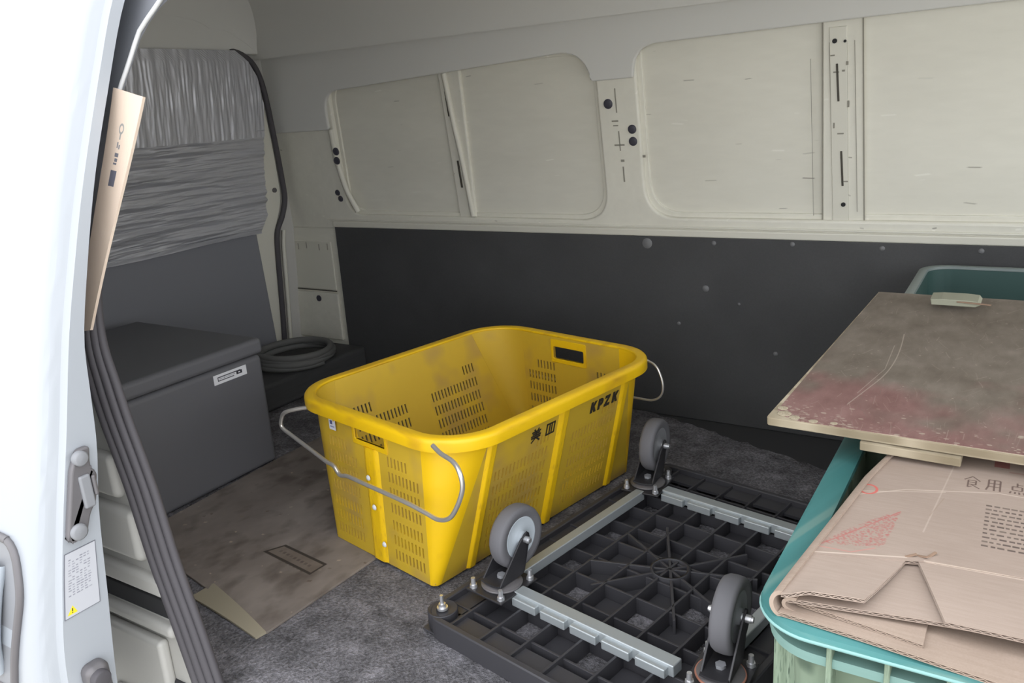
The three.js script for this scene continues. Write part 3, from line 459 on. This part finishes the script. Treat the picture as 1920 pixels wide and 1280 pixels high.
  { const lab = ctex(64, 64, (c) => { c.fillStyle = '#d9dbe6'; c.fillRect(0, 0, 64, 64); c.fillStyle = '#565a86'; c.fillRect(10, 12, 24, 22); c.fillStyle = '#e4b23c'; c.fillRect(40, 4, 14, 10); c.fillStyle = '#8f93b4'; c.fillRect(10, 42, 40, 8); }); const g = new THREE.PlaneGeometry(0.022, 0.024); g.rotateY(-Math.PI / 2); g.translate(-0.3042, 0.262, -0.112); mesh('sticker', g, std({ map: lab, roughness: 0.4 }), t).userData.label = 'small white price sticker'; }
  // dark lettering under the rim of the long side, each character its own piece
  const onLong = (g, x, y) => { g.rotateX(Math.atan2(topo.z - bot.z, H)); g.translate(x, y, lerp(bot.z, topo.z, y / H) + 0.0006); return g; };
  'KPZK'.split('').forEach((ch, i) => { const g = new TextGeometry(ch, { font, size: 0.021, depth: 0.0006, curveSegments: 3, bevelEnabled: true, bevelSize: 0.0012, bevelThickness: 0.0002, bevelSegments: 1 }); g.scale(1.05, 1.15, 1); mesh('letter', onLong(g, 0.088 + i * 0.0245, 0.228), M.ink, t); });
  const glyph = (strokes, w, x, y) => { const gs = strokes.map(([x0, y0, x1, y1]) => { const L = Math.hypot(x1 - x0, y1 - y0), g = new THREE.BoxGeometry(L + 0.1, 0.13, 0.02); g.rotateZ(Math.atan2(y1 - y0, x1 - x0)); g.translate((x0 + x1) / 2, (y0 + y1) / 2, 0); return g; }); const g = merge(gs); g.scale(w, w, w * 0.7); mesh('letter', onLong(g, x, y), M.ink, t); };
  glyph([[0.3, 1, 0.4, 0.85], [0.7, 1, 0.6, 0.85], [0.1, 0.82, 0.9, 0.82], [0.18, 0.66, 0.82, 0.66], [0.05, 0.5, 0.95, 0.5], [0.5, 0.82, 0.5, 0.5], [0.08, 0.34, 0.92, 0.34], [0.5, 0.34, 0.12, 0.02], [0.5, 0.34, 0.9, 0.02]], 0.028, -0.092, 0.226);
  glyph([[0.1, 0.08, 0.1, 0.92], [0.9, 0.08, 0.9, 0.92], [0.1, 0.92, 0.9, 0.92], [0.1, 0.08, 0.9, 0.08], [0.4, 0.9, 0.4, 0.1], [0.62, 0.9, 0.62, 0.1]], 0.028, -0.05, 0.226);
}

// ================================================================ UPTURNED DOLLY
{
  const t = thing('platform_dolly', 'black plastic platform dolly lying upside down with its castors in the air', 'dolly', [-0.724, 0.001, -1.021], THREE.MathUtils.degToRad(79.2));
  const u0 = -0.132, u1 = 0.6, v0 = -0.062, v1 = 0.455, cu = (u0 + u1) / 2, cv = (v0 + v1) / 2;
  const ring = rrect((u1 - u0) / 2, (v1 - v0) / 2, 0.045, 8);
  const fr = (prof) => loft(prof.map(([o, y]) => ring.map(([x, z, nx, nz]) => V(cu + x + nx * o, y, cv + z + nz * o))).reverse(), true);
  mesh('deck_frame', toCreasedNormals(fr([[-0.012, 0.0], [-0.012, 0.036], [-0.01, 0.038], [-0.002, 0.038], [0.0, 0.036], [0.0, 0.0]]), 0.7), M.deck, t);
  mesh('frame_step', toCreasedNormals(fr([[-0.05, 0.02], [-0.05, 0.026], [-0.011, 0.026], [-0.011, 0.02]]), 0.7), M.deck, t);
  const P = 0.0655;
  for (let v = v0 + 0.0625; v < v1 - 0.03; v += P) mesh('rib', box(u1 - u0 - 0.02, 0.032, 0.0045, cu, 0.017, v, 0.001, 1), M.deck, t);
  for (let u = u0 + 0.066, k = 0; u < u1 - 0.03; u += P, k++) mesh('rib', box(0.0045, 0.026 + (k % 2) * 0.004, v1 - v0 - 0.02, u, 0.015, cv, 0.001, 1), M.deck, t);
  // load surface: plates close every other cell, the carpet shows through the rest
  for (let i = 0; i < 11; i++) for (let j = 0; j < 7; j++) { const a = u0 + 0.033 + i * P, b = v0 + 0.03 + j * P; if ((i + j) % 2 === 0 || i === 0 || (i > 3 && i < 7 && j > 1 && j < 5)) { if (a < u1 - 0.02 && b < v1 - 0.02) mesh('deck_plate', box(0.06, 0.004, 0.06, a, 0.0035, b, 0.001, 1), M.deck, t); } }
  // diagonal braces and hub ring in the middle
  for (const a of [0.6, -0.6, 1.15, -1.15]) { const g = box(0.3, 0.03, 0.005, 0, 0, 0, 0.001, 1); g.rotateY(a); g.translate(0.235, 0.018, 0.2); mesh('brace', g, M.deck, t); }
  mesh('centre_ring', lathe([[0.03, 0.004], [0.036, 0.004], [0.036, 0.034], [0.03, 0.034], [0.03, 0.004]], 32).translate(0.235, 0, 0.2), M.deck, t);
  // metal rails joining the castor plates
  const rail = (x, z, sx, sz, notch) => {
    const gs = [box(sx, 0.02, sz, 0, 0.043, 0, 0.002)]; mesh('rail', gs[0].translate(x, 0, z), M.rail, t);
    if (notch) for (let k = 0; k < notch; k++) { const d = 0.052; mesh('rail_lip', box(0.012, 0.016, d, x - 0.0165, 0.0405, z - sz / 2 + 0.03 + k * 0.0625, 0.002), M.rail, t); }
  };
  rail(0.004, 0.2, 0.024, 0.315, 5); rail(0.465, 0.2, 0.024, 0.315, 5); rail(0.233, 0.006, 0.39, 0.02, 0); rail(0.233, 0.398, 0.39, 0.02, 0);
  // corner bosses with bolts
  for (const [x, z] of [[u0 + 0.03, v0 + 0.026], [u0 + 0.03, v1 - 0.026], [u1 - 0.045, v0 + 0.035], [u1 - 0.045, v1 - 0.035]]) {
    mesh('corner_boss', lathe([[0.008, 0.03], [0.02, 0.03], [0.024, 0.034], [0.026, 0.032], [0.026, 0.004], [0.008, 0.004]], 24).translate(x, 0.006, z), M.deck, t);
    mesh('bolt', [cyl(0.0095, 0.0095, 0.004, x, 0.04, z, 20), cyl(0.0065, 0.0065, 0.007, x, 0.045, z, 6), cyl(0.0035, 0.003, 0.016, x, 0.056, z, 12)], M.steel, t);
  }
  // castors: plate, swivel, fork, wheel (tyre, hub), bolts. axle along v, trailing along +u
  const R = 0.057, AX = 0.078;
  const wheelTyre = lathe([[R * 0.66, -0.0125], [R * 0.8, -0.0155], [R * 0.93, -0.015], [R * 0.985, -0.0095], [R, 0], [R * 0.985, 0.0095], [R * 0.93, 0.015], [R * 0.8, 0.0155], [R * 0.66, 0.0125]], 48).rotateX(Math.PI / 2);
  const wheelHub = lathe([[0, -0.016], [0.012, -0.016], [0.0125, -0.011], [R * 0.5, -0.0105], [R * 0.62, -0.0125], [R * 0.69, -0.0125], [R * 0.69, 0.0125], [R * 0.62, 0.0125], [R * 0.5, 0.0105], [0.0125, 0.011], [0.012, 0.016], [0, 0.016]], 40).rotateX(Math.PI / 2);
  const arm = (() => { const s = shape(rpoly([[-0.03, 0.016, 0.006], [0.036, 0.016, 0.006], [0.058, AX + 0.004, 0.01], [0.05, AX + 0.012, 0.006], [0.034, AX + 0.004, 0.008]], 5)); return extrude(s, 0.0035, 0.0008); })();
  const bow = sheet((u, v) => { const a = lerp(-1, 1, u), z = a * 0.0215; return V(lerp(-0.03, 0.036, v), 0.018 - 0.003 * (1 - a * a), z); }, 10, 6, -0.0035);
  const cast = (x, z, turn, hubMat, extra) => {
    const c = part('castor', t, [x, 0.046, z]); c.rotation.y = turn;
    mesh('mounting_plate', box(0.096, 0.004, 0.082, 0, 0.004, 0, 0.0015), M.fork, c);
    mesh('swivel', lathe([[0, 0.017], [0.012, 0.017], [0.014, 0.0145], [0.024, 0.0145], [0.028, 0.012], [0.034, 0.011], [0.036, 0.008], [0.034, 0.005], [0, 0.005]], 32), M.metalDark, c);
    mesh('swivel_ring', new THREE.TorusGeometry(0.0345, 0.0022, 8, 40).rotateX(Math.PI / 2).translate(0, 0.0085, 0), extra ? M.rust : M.metalDark, c);
    mesh('fork', [arm.clone().translate(0, 0, 0.0185), arm.clone().translate(0, 0, -0.022), bow.clone()], M.fork, c);
    mesh('king_bolt', cyl(0.008, 0.008, 0.008, 0, 0.02, 0, 6), M.hubDark, c);
    mesh('tyre', wheelTyre.clone().translate(0.044, AX, 0), M.tyre, c); mesh('hub', wheelHub.clone().translate(0.044, AX, 0), hubMat, c);
    mesh('axle_bolt', [cyl(0.0065, 0.0065, 0.06, 0, 0, 0, 6), cyl(0.0045, 0.0045, 0.066, 0, 0, 0, 12)].map((g) => g.rotateX(Math.PI / 2).translate(0.044, AX, 0)), M.steel, c);
    for (const [a, b] of [[-0.038, -0.032], [0.038, -0.032], [-0.038, 0.032], [0.038, 0.032]]) mesh('bolt', [cyl(0.0072, 0.0066, 0.006, a, 0.009, b, 6), cyl(0.0045, 0.0038, 0.014, a, 0.017, b, 12)], M.steel, c);
    return c;
  };
  cast(0.0, 0.008, 0.02, M.hub); cast(0.465, 0, 0.2, M.hubDark); const near = cast(0.02, 0.418, 0.18, M.hubDark, true); cast(0.465, 0.4, 0.3, M.hubDark);
}

// ================================================================ GREEN CRATES, BOARDS, FOLDED BOX
function greenCrate(name, label, pos, hx, hz, H, rimMat, wallMat, wide, skirt, mid) {
  const t = thing(name, label, 'crate', pos);
  const r = 0.055, ring = (o, k) => rrect(hx - wide + o, hz - wide + o, Math.max(0.012, r - wide * 0.5 + o * 0.6), 10);
  const rings = (list) => list.map(([o, y]) => ring(o).map(([x, z]) => V(x, y, z)));
  mesh('rim', toCreasedNormals(loft(rings([[0.0, H - 0.006], [0.001, H - 0.001], [0.004, H], [wide - 0.005, H], [wide - 0.001, H - 0.002], [wide, H - 0.006], [wide, H - skirt], [wide - 0.004, H - skirt], [wide - 0.005, H - 0.008], [0.004, H - 0.008]]).reverse(), true), 0.6), rimMat, t);
  mesh('body', toCreasedNormals(loft(rings([[0.001, H - 0.005], [-0.018, 0.004], [-0.018, 0], [-0.013, 0], [0.006, H - 0.005]]).reverse(), true), 0.8), wallMat, t);
  mesh('bottom', box(2 * (hx - wide - 0.02), 0.005, 2 * (hz - wide - 0.02), 0, 0.004, 0, 0.001, 1), wallMat, t);
  if (mid) {
    mesh('worn_lit_edge', loft(rings([0, 1, 2, 3, 4, 5, 6, 7].map((k) => [wide - 0.001 + 0.0022 * Math.cos(k * Math.PI / 4), H - skirt + 0.0022 * Math.sin(k * Math.PI / 4)])), true), M.tealWornLit, t).userData.label = 'pale worn lower edge of the rim with its highlight painted in';
    mesh('body_band', toCreasedNormals(loft(rings([[0.005, mid - 0.006], [wide * 0.72, mid - 0.005], [wide * 0.75, mid], [wide * 0.72, mid + 0.005], [0.005, mid + 0.006]]).reverse(), true), 0.7), M.greenBand, t);
    for (let k = 0; k < 7; k++) for (const s of [1, -1]) { const x = -hx + 0.075 + k * (2 * hx - 0.15) / 6; const g = sheet((u, v) => V(x + (u - 0.5) * 0.005, lerp(0.01, H - 0.01, v), s * (hz - wide + lerp(-0.012, wide * 0.82, clamp(v * 1.2)))), 1, 6, 0.0001); mesh('rib', box(0.005, H - 0.02, wide * 0.85, x, H / 2, s * (hz - wide * 0.58), 0.0015, 1), wallMat, t); }
    for (let k = 0; k < 5; k++) for (const s of [1, -1]) mesh('rib', box(wide * 0.85, H - 0.02, 0.005, s * (hx - wide * 0.58), H / 2, -hz + 0.09 + k * (2 * hz - 0.18) / 4, 0.0015, 1), wallMat, t);
  }
  return t;
}
greenCrate('green_crate', 'teal green plastic crate with a wide worn rim holding folded cardboard', [0.03, 0.001, -0.94], 0.222, 0.268, 0.368, M.teal, M.dusty, 0.033, 0.009, 0.335);
greenCrate('dark_crate', 'dark green crate with a grey rim against the black panel behind the plywood', [0.1, 0.001, -1.745], 0.287, 0.21, 0.455, M.greyRim, M.darkGreen, 0.018, 0.02, 0);
// corrugated board: two liners and a fluted core, edges showing the flutes
function corrugated(fn, t, nu, nv, uvf) {           // fn(u, v) gives the top surface; u runs along the fluted edge
  const P = (u, v, d) => { const p = fn(u, v); p.y -= d; return p; };
  const L = fn(0, 0).distanceTo(fn(1, 0)), waves = Math.max(4, Math.round(L / 0.0085)), g = [];
  g.push(sheet((u, v) => P(u, v, 0), nu, nv, 0.0008, uvf), sheet((u, v) => P(u, v, t - 0.0008), nu, nv, 0.0008, uvf));
  g.push(sheet((u, v) => P(u, v, t / 2 - (t / 2 - 0.0014) * Math.sin(u * waves * 2 * Math.PI) - 0.0003), waves * 6, 2, 0.0007, uvf));
  return merge(g);
}
{
  const t = thing('folded_box', 'flattened brown cardboard box with red and black print lying on the teal crate', 'cardboard box', [-0.1, 0.3705, -0.9]);
  const X0 = -0.22, X1 = 0.42, Z0 = -0.64, Z1 = -1.28;
  const map = ctex(2048, 2048, (c, w, h) => {
    const im = c.createImageData(w, h); for (let y = 0; y < h; y++) for (let x = 0; x < w; x++) { const k = (y * w + x) * 4, m = (fbm(x / 300, y / 300, 3) - 0.5) * 16 + (vnoise(x / 60, y / 5) - 0.5) * 6 + (hash(x, y) - 0.5) * 5; im.data[k] = 158 + m; im.data[k + 1] = 141 + m; im.data[k + 2] = 129 + m; im.data[k + 3] = 255; } c.putImageData(im, 0, 0);
    const X = (x) => (x - X0) / (X1 - X0) * w, Z = (z) => h - (Z0 - z) / (Z0 - Z1) * h, mm = w / (X1 - X0) / 1000;
    const line = (pts, col, lw, al = 1) => { c.globalAlpha = al; c.strokeStyle = col; c.lineWidth = lw * mm; c.beginPath(); pts.forEach(([x, z], i) => (i ? c.lineTo(X(x), Z(z)) : c.moveTo(X(x), Z(z)))); c.stroke(); c.globalAlpha = 1; };
    // worn light creases
    line([[-0.17, -0.768], [-0.07, -0.8]], '#d2c2b2', 2.4, 0.6000000000000001); line([[-0.055, -0.8], [0.4, -0.83]], '#d2c2b2', 2.4, 0.5249999999999999); line([[-0.16, -0.905], [-0.09, -0.955], [0.0, -0.985], [0.3, -0.985]], '#d2c2b2', 2, 0.5249999999999999); line([[-0.14, -0.93], [-0.05, -0.965]], '#d2c2b2', 1.6, 0.44999999999999996); line([[-0.062, -0.86], [-0.043, -1.1]], '#cdbdad', 1.6, 0.3); line([[-0.06, -0.9], [-0.05, -0.95]], '#8d7868', 1.2, 0.4);
    // red fan of dots and outline
    const tri = [[-0.15, -0.785], [-0.128, -0.825], [-0.118, -0.85], [-0.088, -0.897], [-0.096, -0.85], [-0.098, -0.815], [-0.118, -0.785]];
    c.fillStyle = '#a0605a'; for (let i = 0; i < 620; i++) { const a = rnd(), b = rnd(), k = Math.sqrt(a), px = lerp(-0.088, lerp(-0.152, -0.094, b), k), pz = lerp(-0.897, lerp(-0.79, -0.812, b), k) - 0.012 * Math.sin(k * 3) * (1 - b); c.globalAlpha = rr(0.15, 0.5); c.beginPath(); c.arc(X(px), Z(pz), rr(0.8, 1.6) * mm, 0, 7); c.fill(); }
    line([[-0.152, -0.79], [-0.132, -0.822], [-0.088, -0.898]], '#a8605c', 1.6, 0.6); line([[-0.152, -0.787], [-0.12, -0.788], [-0.1, -0.806]], '#c07870', 2, 0.5);
    c.globalAlpha = 0.8; c.strokeStyle = '#c65a52'; c.lineWidth = 3 * mm; c.beginPath(); c.ellipse(X(-0.128), Z(-0.94), 9 * mm, 12 * mm, 0, 0, 7); c.stroke();
    // characters: shi, yong, you drawn as strokes
    const strokes = (list, x, z, sw, sh, lw) => list.forEach(([a, b, d, e]) => line([[x + a * sw, z - b * sh], [x + d * sw, z - e * sh]], '#5d4c44', lw, 0.85));
    const shi = [[0.5, 1, 0.05, 0.65], [0.5, 1, 0.95, 0.65], [0.28, 0.66, 0.72, 0.66], [0.28, 0.66, 0.28, 0.05], [0.72, 0.66, 0.72, 0.3], [0.28, 0.48, 0.72, 0.48], [0.28, 0.3, 0.72, 0.3], [0.45, 0.3, 0.95, 0.02], [0.28, 0.05, 0.5, 0.16]];
    const yong = [[0.2, 0.95, 0.2, 0.4], [0.2, 0.4, 0.08, 0.05], [0.2, 0.95, 0.85, 0.95], [0.85, 0.95, 0.85, 0.05], [0.2, 0.66, 0.85, 0.66], [0.18, 0.38, 0.85, 0.38], [0.52, 0.95, 0.52, 0.05]];
    const dian = [[0.5, 1, 0.5, 0.66], [0.5, 0.84, 0.85, 0.84], [0.2, 0.66, 0.8, 0.66], [0.2, 0.66, 0.2, 0.34], [0.8, 0.66, 0.8, 0.34], [0.2, 0.34, 0.8, 0.34], [0.12, 0.2, 0.05, 0.02], [0.38, 0.2, 0.36, 0.02], [0.62, 0.2, 0.64, 0.02], [0.88, 0.2, 0.95, 0.02]];
    strokes(shi, -0.035, -0.988, 0.018, 0.032, 1.7); strokes(yong, -0.013, -0.988, 0.018, 0.032, 1.9); strokes(dian, 0.011, -0.99, 0.016, 0.03, 1.8); strokes(yong, 0.031, -0.99, 0.016, 0.03, 1.8);
    // block of small print
    c.fillStyle = '#4e423c'; for (let r = 0; r < 11; r++) { let x = -0.009 + 0.0007 * r * 0; while (x < 0.2) { const l = rr(0.003, 0.007); c.globalAlpha = rr(0.55, 0.9); c.fillRect(X(x), Z(-0.858 - r * 0.0093), l * 1000 * mm, 3.4 * mm); x += l + rr(0.0012, 0.003); } }
    c.globalAlpha = 0.75; c.fillStyle = '#8b4a46'; c.fillRect(X(-0.006), Z(-1.09), 16 * mm, 32 * mm); c.globalAlpha = 0.5; c.fillStyle = '#8f6c62'; c.fillRect(X(0.01), Z(-1.05), 200 * mm, 4 * mm); c.globalAlpha = 0.85; c.fillStyle = '#3f3833'; c.fillRect(X(-0.075), Z(-1.1), 46 * mm, 20 * mm); c.globalAlpha = 1;
  });
  const mat = std({ map, roughness: 0.9 }), uvf = (p) => [(p.x - 0.1 - X0) / (X1 - X0), (Z0 - (p.z - 0.9)) / (Z0 - Z1)];
  const plain = M.kraft, uvP = (p) => [p.x * 2, p.z * 2];
  const L = (x, y, z) => V(x + 0.1, y - 0.37, z + 0.9);
  const leftX = (z) => interp(-z, [0.66, 0.7, 0.98, 1.075, 1.3], [-0.166, -0.162, -0.129, -0.11, -0.07]);
  // bottom panel, bulging front edge over the rim
  mesh('bottom_panel', corrugated((u, v) => { const zf = lerp(-0.685, -0.662, clamp(u * 2)), z = lerp(zf, -1.17, v), x = lerp(leftX(z) - 0.002, 0.3, u); return L(x, 0.3735 + 0.0008 * Math.sin(u * 9), z); }, 0.0042, 24, 8, uvP), plain, t);
  mesh('inner_flap', corrugated((u, v) => { const zf = lerp(-0.7, -0.685, u), z = lerp(zf, -1.0, v); return L(lerp(Math.max(-0.152, leftX(z) + 0.008), -0.042, u), 0.3792 - 0.0012 * u, z); }, 0.0038, 12, 6, uvP), plain, t);
  mesh('middle_panel', corrugated((u, v) => { const zf = lerp(-0.692, -0.722, clamp(u * 2.4)), z = lerp(zf, -1.15, v), x = lerp(leftX(z) + 0.004, 0.3, u); return L(x, 0.3855 + 0.0015 * clamp(u * 4), z); }, 0.0042, 24, 8, uvf), mat, t);
  // top panel behind the crease, with a right-hand and a lifted left-hand front flap
  mesh('top_panel', corrugated((u, v) => { const z = lerp(interp(u, [0, 0.22, 1], [-0.768, -0.8, -0.83]), -1.16, v), x = lerp(leftX(z), 0.3, u); return L(x, 0.3916 + 0.0006 * Math.sin(u * 5) + 0.0014 * Math.exp(-(((v) * 8) ** 2)), z); }, 0.0042, 40, 24, uvf), mat, t);
  mesh('left_flap', corrugated((u, v) => { const xr = lerp(-0.07, -0.093, v), zr = lerp(-0.797, -0.7, v), zl = lerp(-0.768, -0.684, v), x = lerp(lerp(-0.156, -0.163, v), xr, u), z = lerp(zl, zr, u); return L(x, 0.3918 + 0.009 * v * v * clamp(u * 3, 0.25, 1) * (1 - 0.25 * u), z); }, 0.0042, 14, 10, uvf), mat, t).userData.label = 'lifted front flap';
  mesh('right_flap', corrugated((u, v) => { const xl = lerp(-0.056, -0.024, v), z = lerp(lerp(-0.8, -0.83, u), lerp(-0.706, -0.722, u), v); return L(lerp(xl - 0.004, 0.3, u), 0.3916 + 0.0006 * Math.sin(v * 3), z); }, 0.0042, 24, 10, uvf), mat, t);
  // folds at the left end: curved board joining the layers
  const fold = (y0, y1, x, reach, z0, z1, th) => sheet((u, v) => { const a = Math.PI * u, z = lerp(z0, z1, v), r = (y1 - y0) / 2; return L(leftX(z) + x - Math.sin(a) * reach, (y0 + y1) / 2 + Math.cos(a) * r, z); }, 14, 10, th, uvP);
  mesh('outer_fold', fold(0.3708, 0.3918, 0.001, 0.008, -0.686, -1.1, 0.004), plain, t);
  mesh('inner_fold', fold(0.374, 0.3845, 0.012, 0.01, -0.692, -1.05, 0.0035), plain, t);
  // torn paper bits at the end of the cut
  for (const [x, z, a] of [[-0.068, -0.803, 0.4], [-0.058, -0.807, -0.5], [-0.05, -0.812, 0.9]]) { const g = box(0.014, 0.0015, 0.003, 0, 0, 0, 0.0005, 1); g.rotateZ(0.3); g.rotateY(a); const p = L(x, 0.394, z); g.translate(p.x, p.y, p.z); mesh('torn_edge', g, M.kraftDark, t); }
}
{
  // plywood board resting on the dark crate and on the second board
  const map = ctex(2048, 1536, (c, w, h) => {
    const im = c.createImageData(w, h); for (let y = 0; y < h; y++) for (let x = 0; x < w; x++) { const k = (y * w + x) * 4, g = (fbm(x / 26, y / 60, 4) - 0.5) * 16 + (fbm(x / 130 + 4, y / 110, 4) - 0.5) * 30 + (hash(x, y) - 0.5) * 10, red = clamp((y / h - 0.52) * 3.2 + (fbm(x / 200, y / 200, 3) - 0.5) * 2.4 - (x / w - 0.1) * 0.5); im.data[k] = lerp(112, 124, red) + g; im.data[k + 1] = lerp(102, 92, red) + g; im.data[k + 2] = lerp(91, 87, red) + g; im.data[k + 3] = 255; } c.putImageData(im, 0, 0);
    c.lineCap = 'round'; for (let i = 0; i < 900; i++) { const x = rnd() * w, y = rnd() * h, l = rr(10, 90), a = rr(0.9, 2.4); c.strokeStyle = ['#978a7d', '#a5998a', '#6d6258'][i % 3]; c.globalAlpha = rr(0.1, 0.45); c.lineWidth = rr(1, 3.5); c.beginPath(); c.moveTo(x, y); c.quadraticCurveTo(x + Math.cos(a) * l * 0.5 + rr(-6, 6), y + Math.sin(a) * l * 0.5, x + Math.cos(a) * l, y + Math.sin(a) * l); c.stroke(); }
    c.globalAlpha = 0.75; c.strokeStyle = '#a39789'; c.lineWidth = 4.5; c.beginPath(); c.moveTo(352, 560); c.bezierCurveTo(372, 800, 366, 960, 330, 1090); c.lineTo(262, 1330); c.stroke(); c.lineWidth = 3; c.beginPath(); c.moveTo(334, 700); c.lineTo(338, 960); c.lineTo(278, 1220); c.stroke();
    for (let i = 0; i < 420; i++) { c.fillStyle = '#aba08f'; c.globalAlpha = rr(0.2, 0.7); const r = rr(1.5, 6), q = rnd() < 0.5; c.beginPath(); c.ellipse(q ? rr(0, 360) * rnd() : rnd() * w, h - rr(0, 200) * rnd() - 4, r * 1.8, r, 0, 0, 7); c.fill(); }
    speckle(c, w, h, 900, ['#c0b3a2', '#a39384', '#7a6a5e'], 2, 9, 0.5);
  });
  const Wd = 0.64, Dp = 0.528, tilt = Math.atan2(0.482 - 0.425, 0.52);
  const t = thing('plywood_board', 'scratched brown plywood board lying across the crates', 'plywood board', [-0.273, 0.413, -1.031]);
  t.rotation.set(tilt, -0.015, 0, 'YXZ');
  const out = rpoly([[0.0, 0.004, 0.006], [0.3, 0.0], [Wd, 0.004], [Wd + 0.05, Dp], [0.05, Dp], [0.024, 0.25]], 4), j = out.map(([x, y]) => [x, y]);
  const core = extrude(shape(j), 0.012, 0.0012); core.rotateX(-Math.PI / 2); mesh('plywood_core', core, M.plyEdge, t);
  const vs = [[0.009, 0.03], [0.012, 0.018], [0.02, 0.014], [0.04, 0.006], [0.3, 0.003], [Wd - 0.002, 0.006], [Wd + 0.048, Dp - 0.002], [0.052, Dp - 0.002], [0.027, 0.25]];
  const ven = extrude(shape(vs), 0.0012); ven.rotateX(-Math.PI / 2); ven.translate(0, 0.0116, 0);
  { const p = ven.attributes.position, uv = ven.attributes.uv; for (let i = 0; i < p.count; i++) uv.setXY(i, p.getX(i) / 0.7, -p.getZ(i) / Dp); }
  mesh('veneer', ven, std({ map, roughness: 0.7 }), t).userData.label = 'worn reddish brown top face';
  for (const [x, z, r] of [[0.02, 0.02, 0.008], [0.035, 0.013, 0.006], [0.014, 0.035, 0.006], [0.06, 0.01, 0.005], [0.085, 0.012, 0.004]]) { const g = new THREE.IcosahedronGeometry(r, 1); g.scale(1.2, 0.12, 1); g.translate(x, 0.0128, -z); mesh('chip', g, M.plyEdge, t); }
  const b = thing('small_plywood_board', 'narrow plywood offcut tucked under the front edge of the brown board', 'plywood board', [-0.154, 0.3995, -1.028]);
  b.rotation.set(tilt * 0.9, -0.02, 0, 'YXZ');
  const g = extrude(shape(rpoly([[0, 0.002, 0.003], [0.114, 0, 0.002], [0.114, 0.3], [0, 0.3]])), 0.0115, 0.001); g.rotateX(-Math.PI / 2); mesh('plywood_core', g, M.plyEdge, b);
}
{
  const t = thing('wood_block', 'pale splintered wood block sitting on the back edge of the brown board', 'wood block', [-0.088, 0.4865, -1.492]);
  t.rotation.set(0.11, -0.03, 0, 'YXZ');
  const s = shape([[-0.034, 0], [0.03, 0], [0.037, 0.006], [0.033, 0.014], [0.012, 0.016], [-0.02, 0.0155], [-0.036, 0.013]]);
  const g = extrude(s, 0.036, 0.0015); g.translate(0, 0, -0.018); g.scale(1, 0.7, 1); mesh('block', g, M.paleBlock, t);
  mesh('splinter', [box(0.05, 0.002, 0.004, 0.03, 0.008, 0.017, 0.0008, 1).rotateY(-0.12)], M.kraftDark, t);
}

renderer.render(scene, camera);
